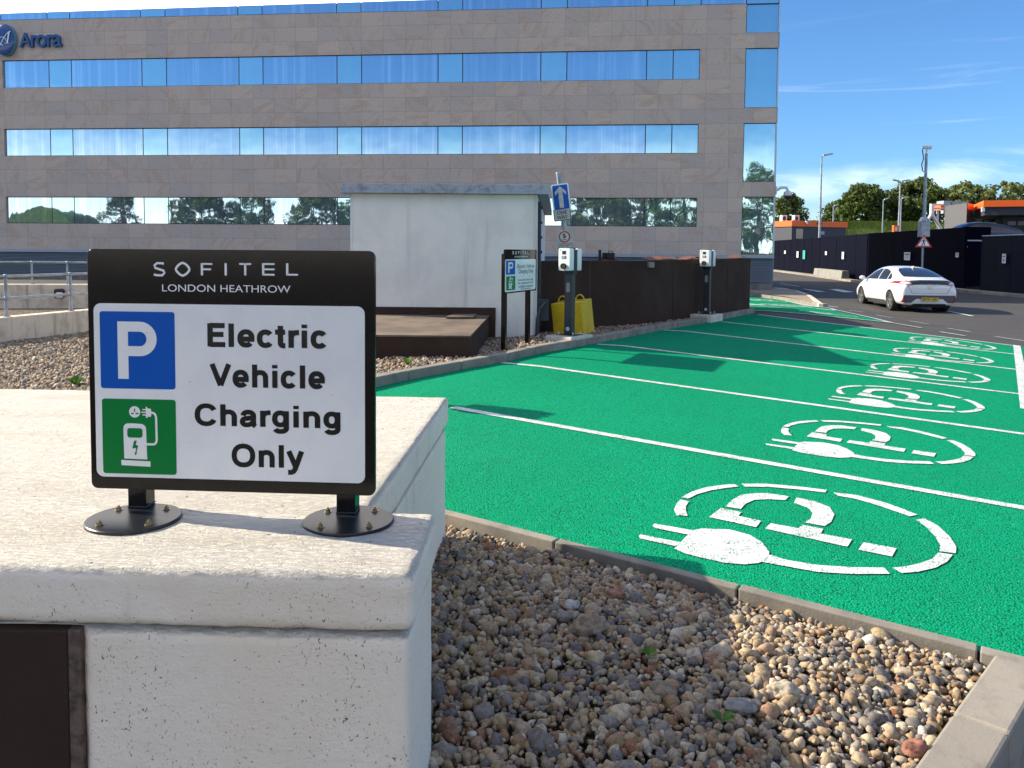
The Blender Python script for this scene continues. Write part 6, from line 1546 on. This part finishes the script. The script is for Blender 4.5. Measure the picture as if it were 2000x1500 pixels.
tree('narrow tree directly behind the twin headed street lamp', 1748, 370, 40, 117, 3.8, 'dark', 4, .05, n=4200)
tree('tallest tree, behind the tall camera mast', 1796, 343, 60, 111, 3.8, 'dark', 5, .05, n=7500)
tree('low thin tree between the tallest tree and feathery pair', 1850, 378, 34, 116, 3.8, 'spread', 9, .05, n=2200)
tree('feathery pale tree behind the grey kiosk', 1893, 354, 62, 108, 3.8, 'spread', 6, .05, n=4200)
tree('feathery pale tree behind the canopy at the right edge', 1982, 348, 62, 106, 3.8, 'spread', 7, .05, n=4200)
tree('bright green bushy tree low behind the canopy opening', 1932, 380, 60, 109, 3.0, 'light', 8, .05, n=4500)
# trees behind the photographer, seen only as reflections in the hotel glass
def mirror_place(px, dist):
    d = ray(px, 420); p = on_plane(px, 420, FC0, FN); r = d-FN*2*d.dot(FN); r = r/Vector((r.x, r.y)).length; return p.x+r.x*dist, p.y+r.y*dist
for i, (px, dist, h, w, lab) in enumerate(((235, 62, 6.9, 2.4, 'thin tree behind the viewer, reflected left in the lowest window band'), (395, 66, 7.8, 4.0, 'full tree reflected in the lowest window band, left of the big sign top'),
      (492, 64, 8.2, 3.3, 'tree reflected in narrow green pane above the big sign'), (620, 60, 7.6, 4.0, 'broad tree reflected just left of the hut roof'), (1170, 58, 8.2, 4.6, 'tree reflected right of the leaning one way sign'),
      (1250, 66, 10.2, 4.2, 'tall tree reflected across the right window bands'), (1335, 60, 10.0, 3.6, 'tree reflected at the right end of the window bands'), (1480, 70, 11.2, 4.0, 'tall tree reflected in the hotel corner column of glass'), (715, 70, 7.8, 4.4, 'tree reflected behind the hut roof corner'))):
    x, y = mirror_place(px, dist); tree(lab, 0, 0, w, y, -1.6, 'dark', 20+i, .12, 'trees reflected in the hotel glass', X=x, ztop=h, n=4200)

def reflected_low():
    # low things on the other side of the viewer, seen in the glass only
    x, y = mirror_place(70, 70); m = MB(); k = 24
    for i in range(k+1):
        u = i/k; h = 6.2*math.sin(PI*min(1, u*1.0))**.7+.25*noise.noise(Vector((u*9, 1, 0))); xx = x+(u-.5)*17
        m.v += [(xx, y, -2), (xx, y, -1.4+h), (xx, y-6, -1.4+h*.9), (xx, y-9, -2)]
    for i in range(k): m.f += [(i*4+j, i*4+j+1, i*4+j+5, i*4+j+4) for j in range(3)]
    struct('earth_mound', m, M['grass'], smooth=60)
    x, y = mirror_place(1470, 62); mb = MB(); V = []; n = 9000
    P = np.stack([rng.uniform(-5, 5, n), rng.uniform(-.7, .7, n), rng.uniform(0, 1.9, n)], 1); P[:, 0] += x; P[:, 1] += y; P[:, 2] += -1.7
    s1 = rng.normal(size=(n, 3))*.11; s2 = rng.normal(size=(n, 3))*.11
    Vv = np.stack([P, P+s1, P+s1+s2, P+s2], 1).reshape(-1, 3)
    me = fast_mesh('hedge', Vv, np.arange(n*4).reshape(-1, 4), M['leaf_light'], False); o = bpy.data.objects.new('hedge', me); C.objects.link(o)
    o['label'] = 'clipped green hedge mirrored in the lowest corner glass of the hotel'; o['category'] = 'hedge'
reflected_low()
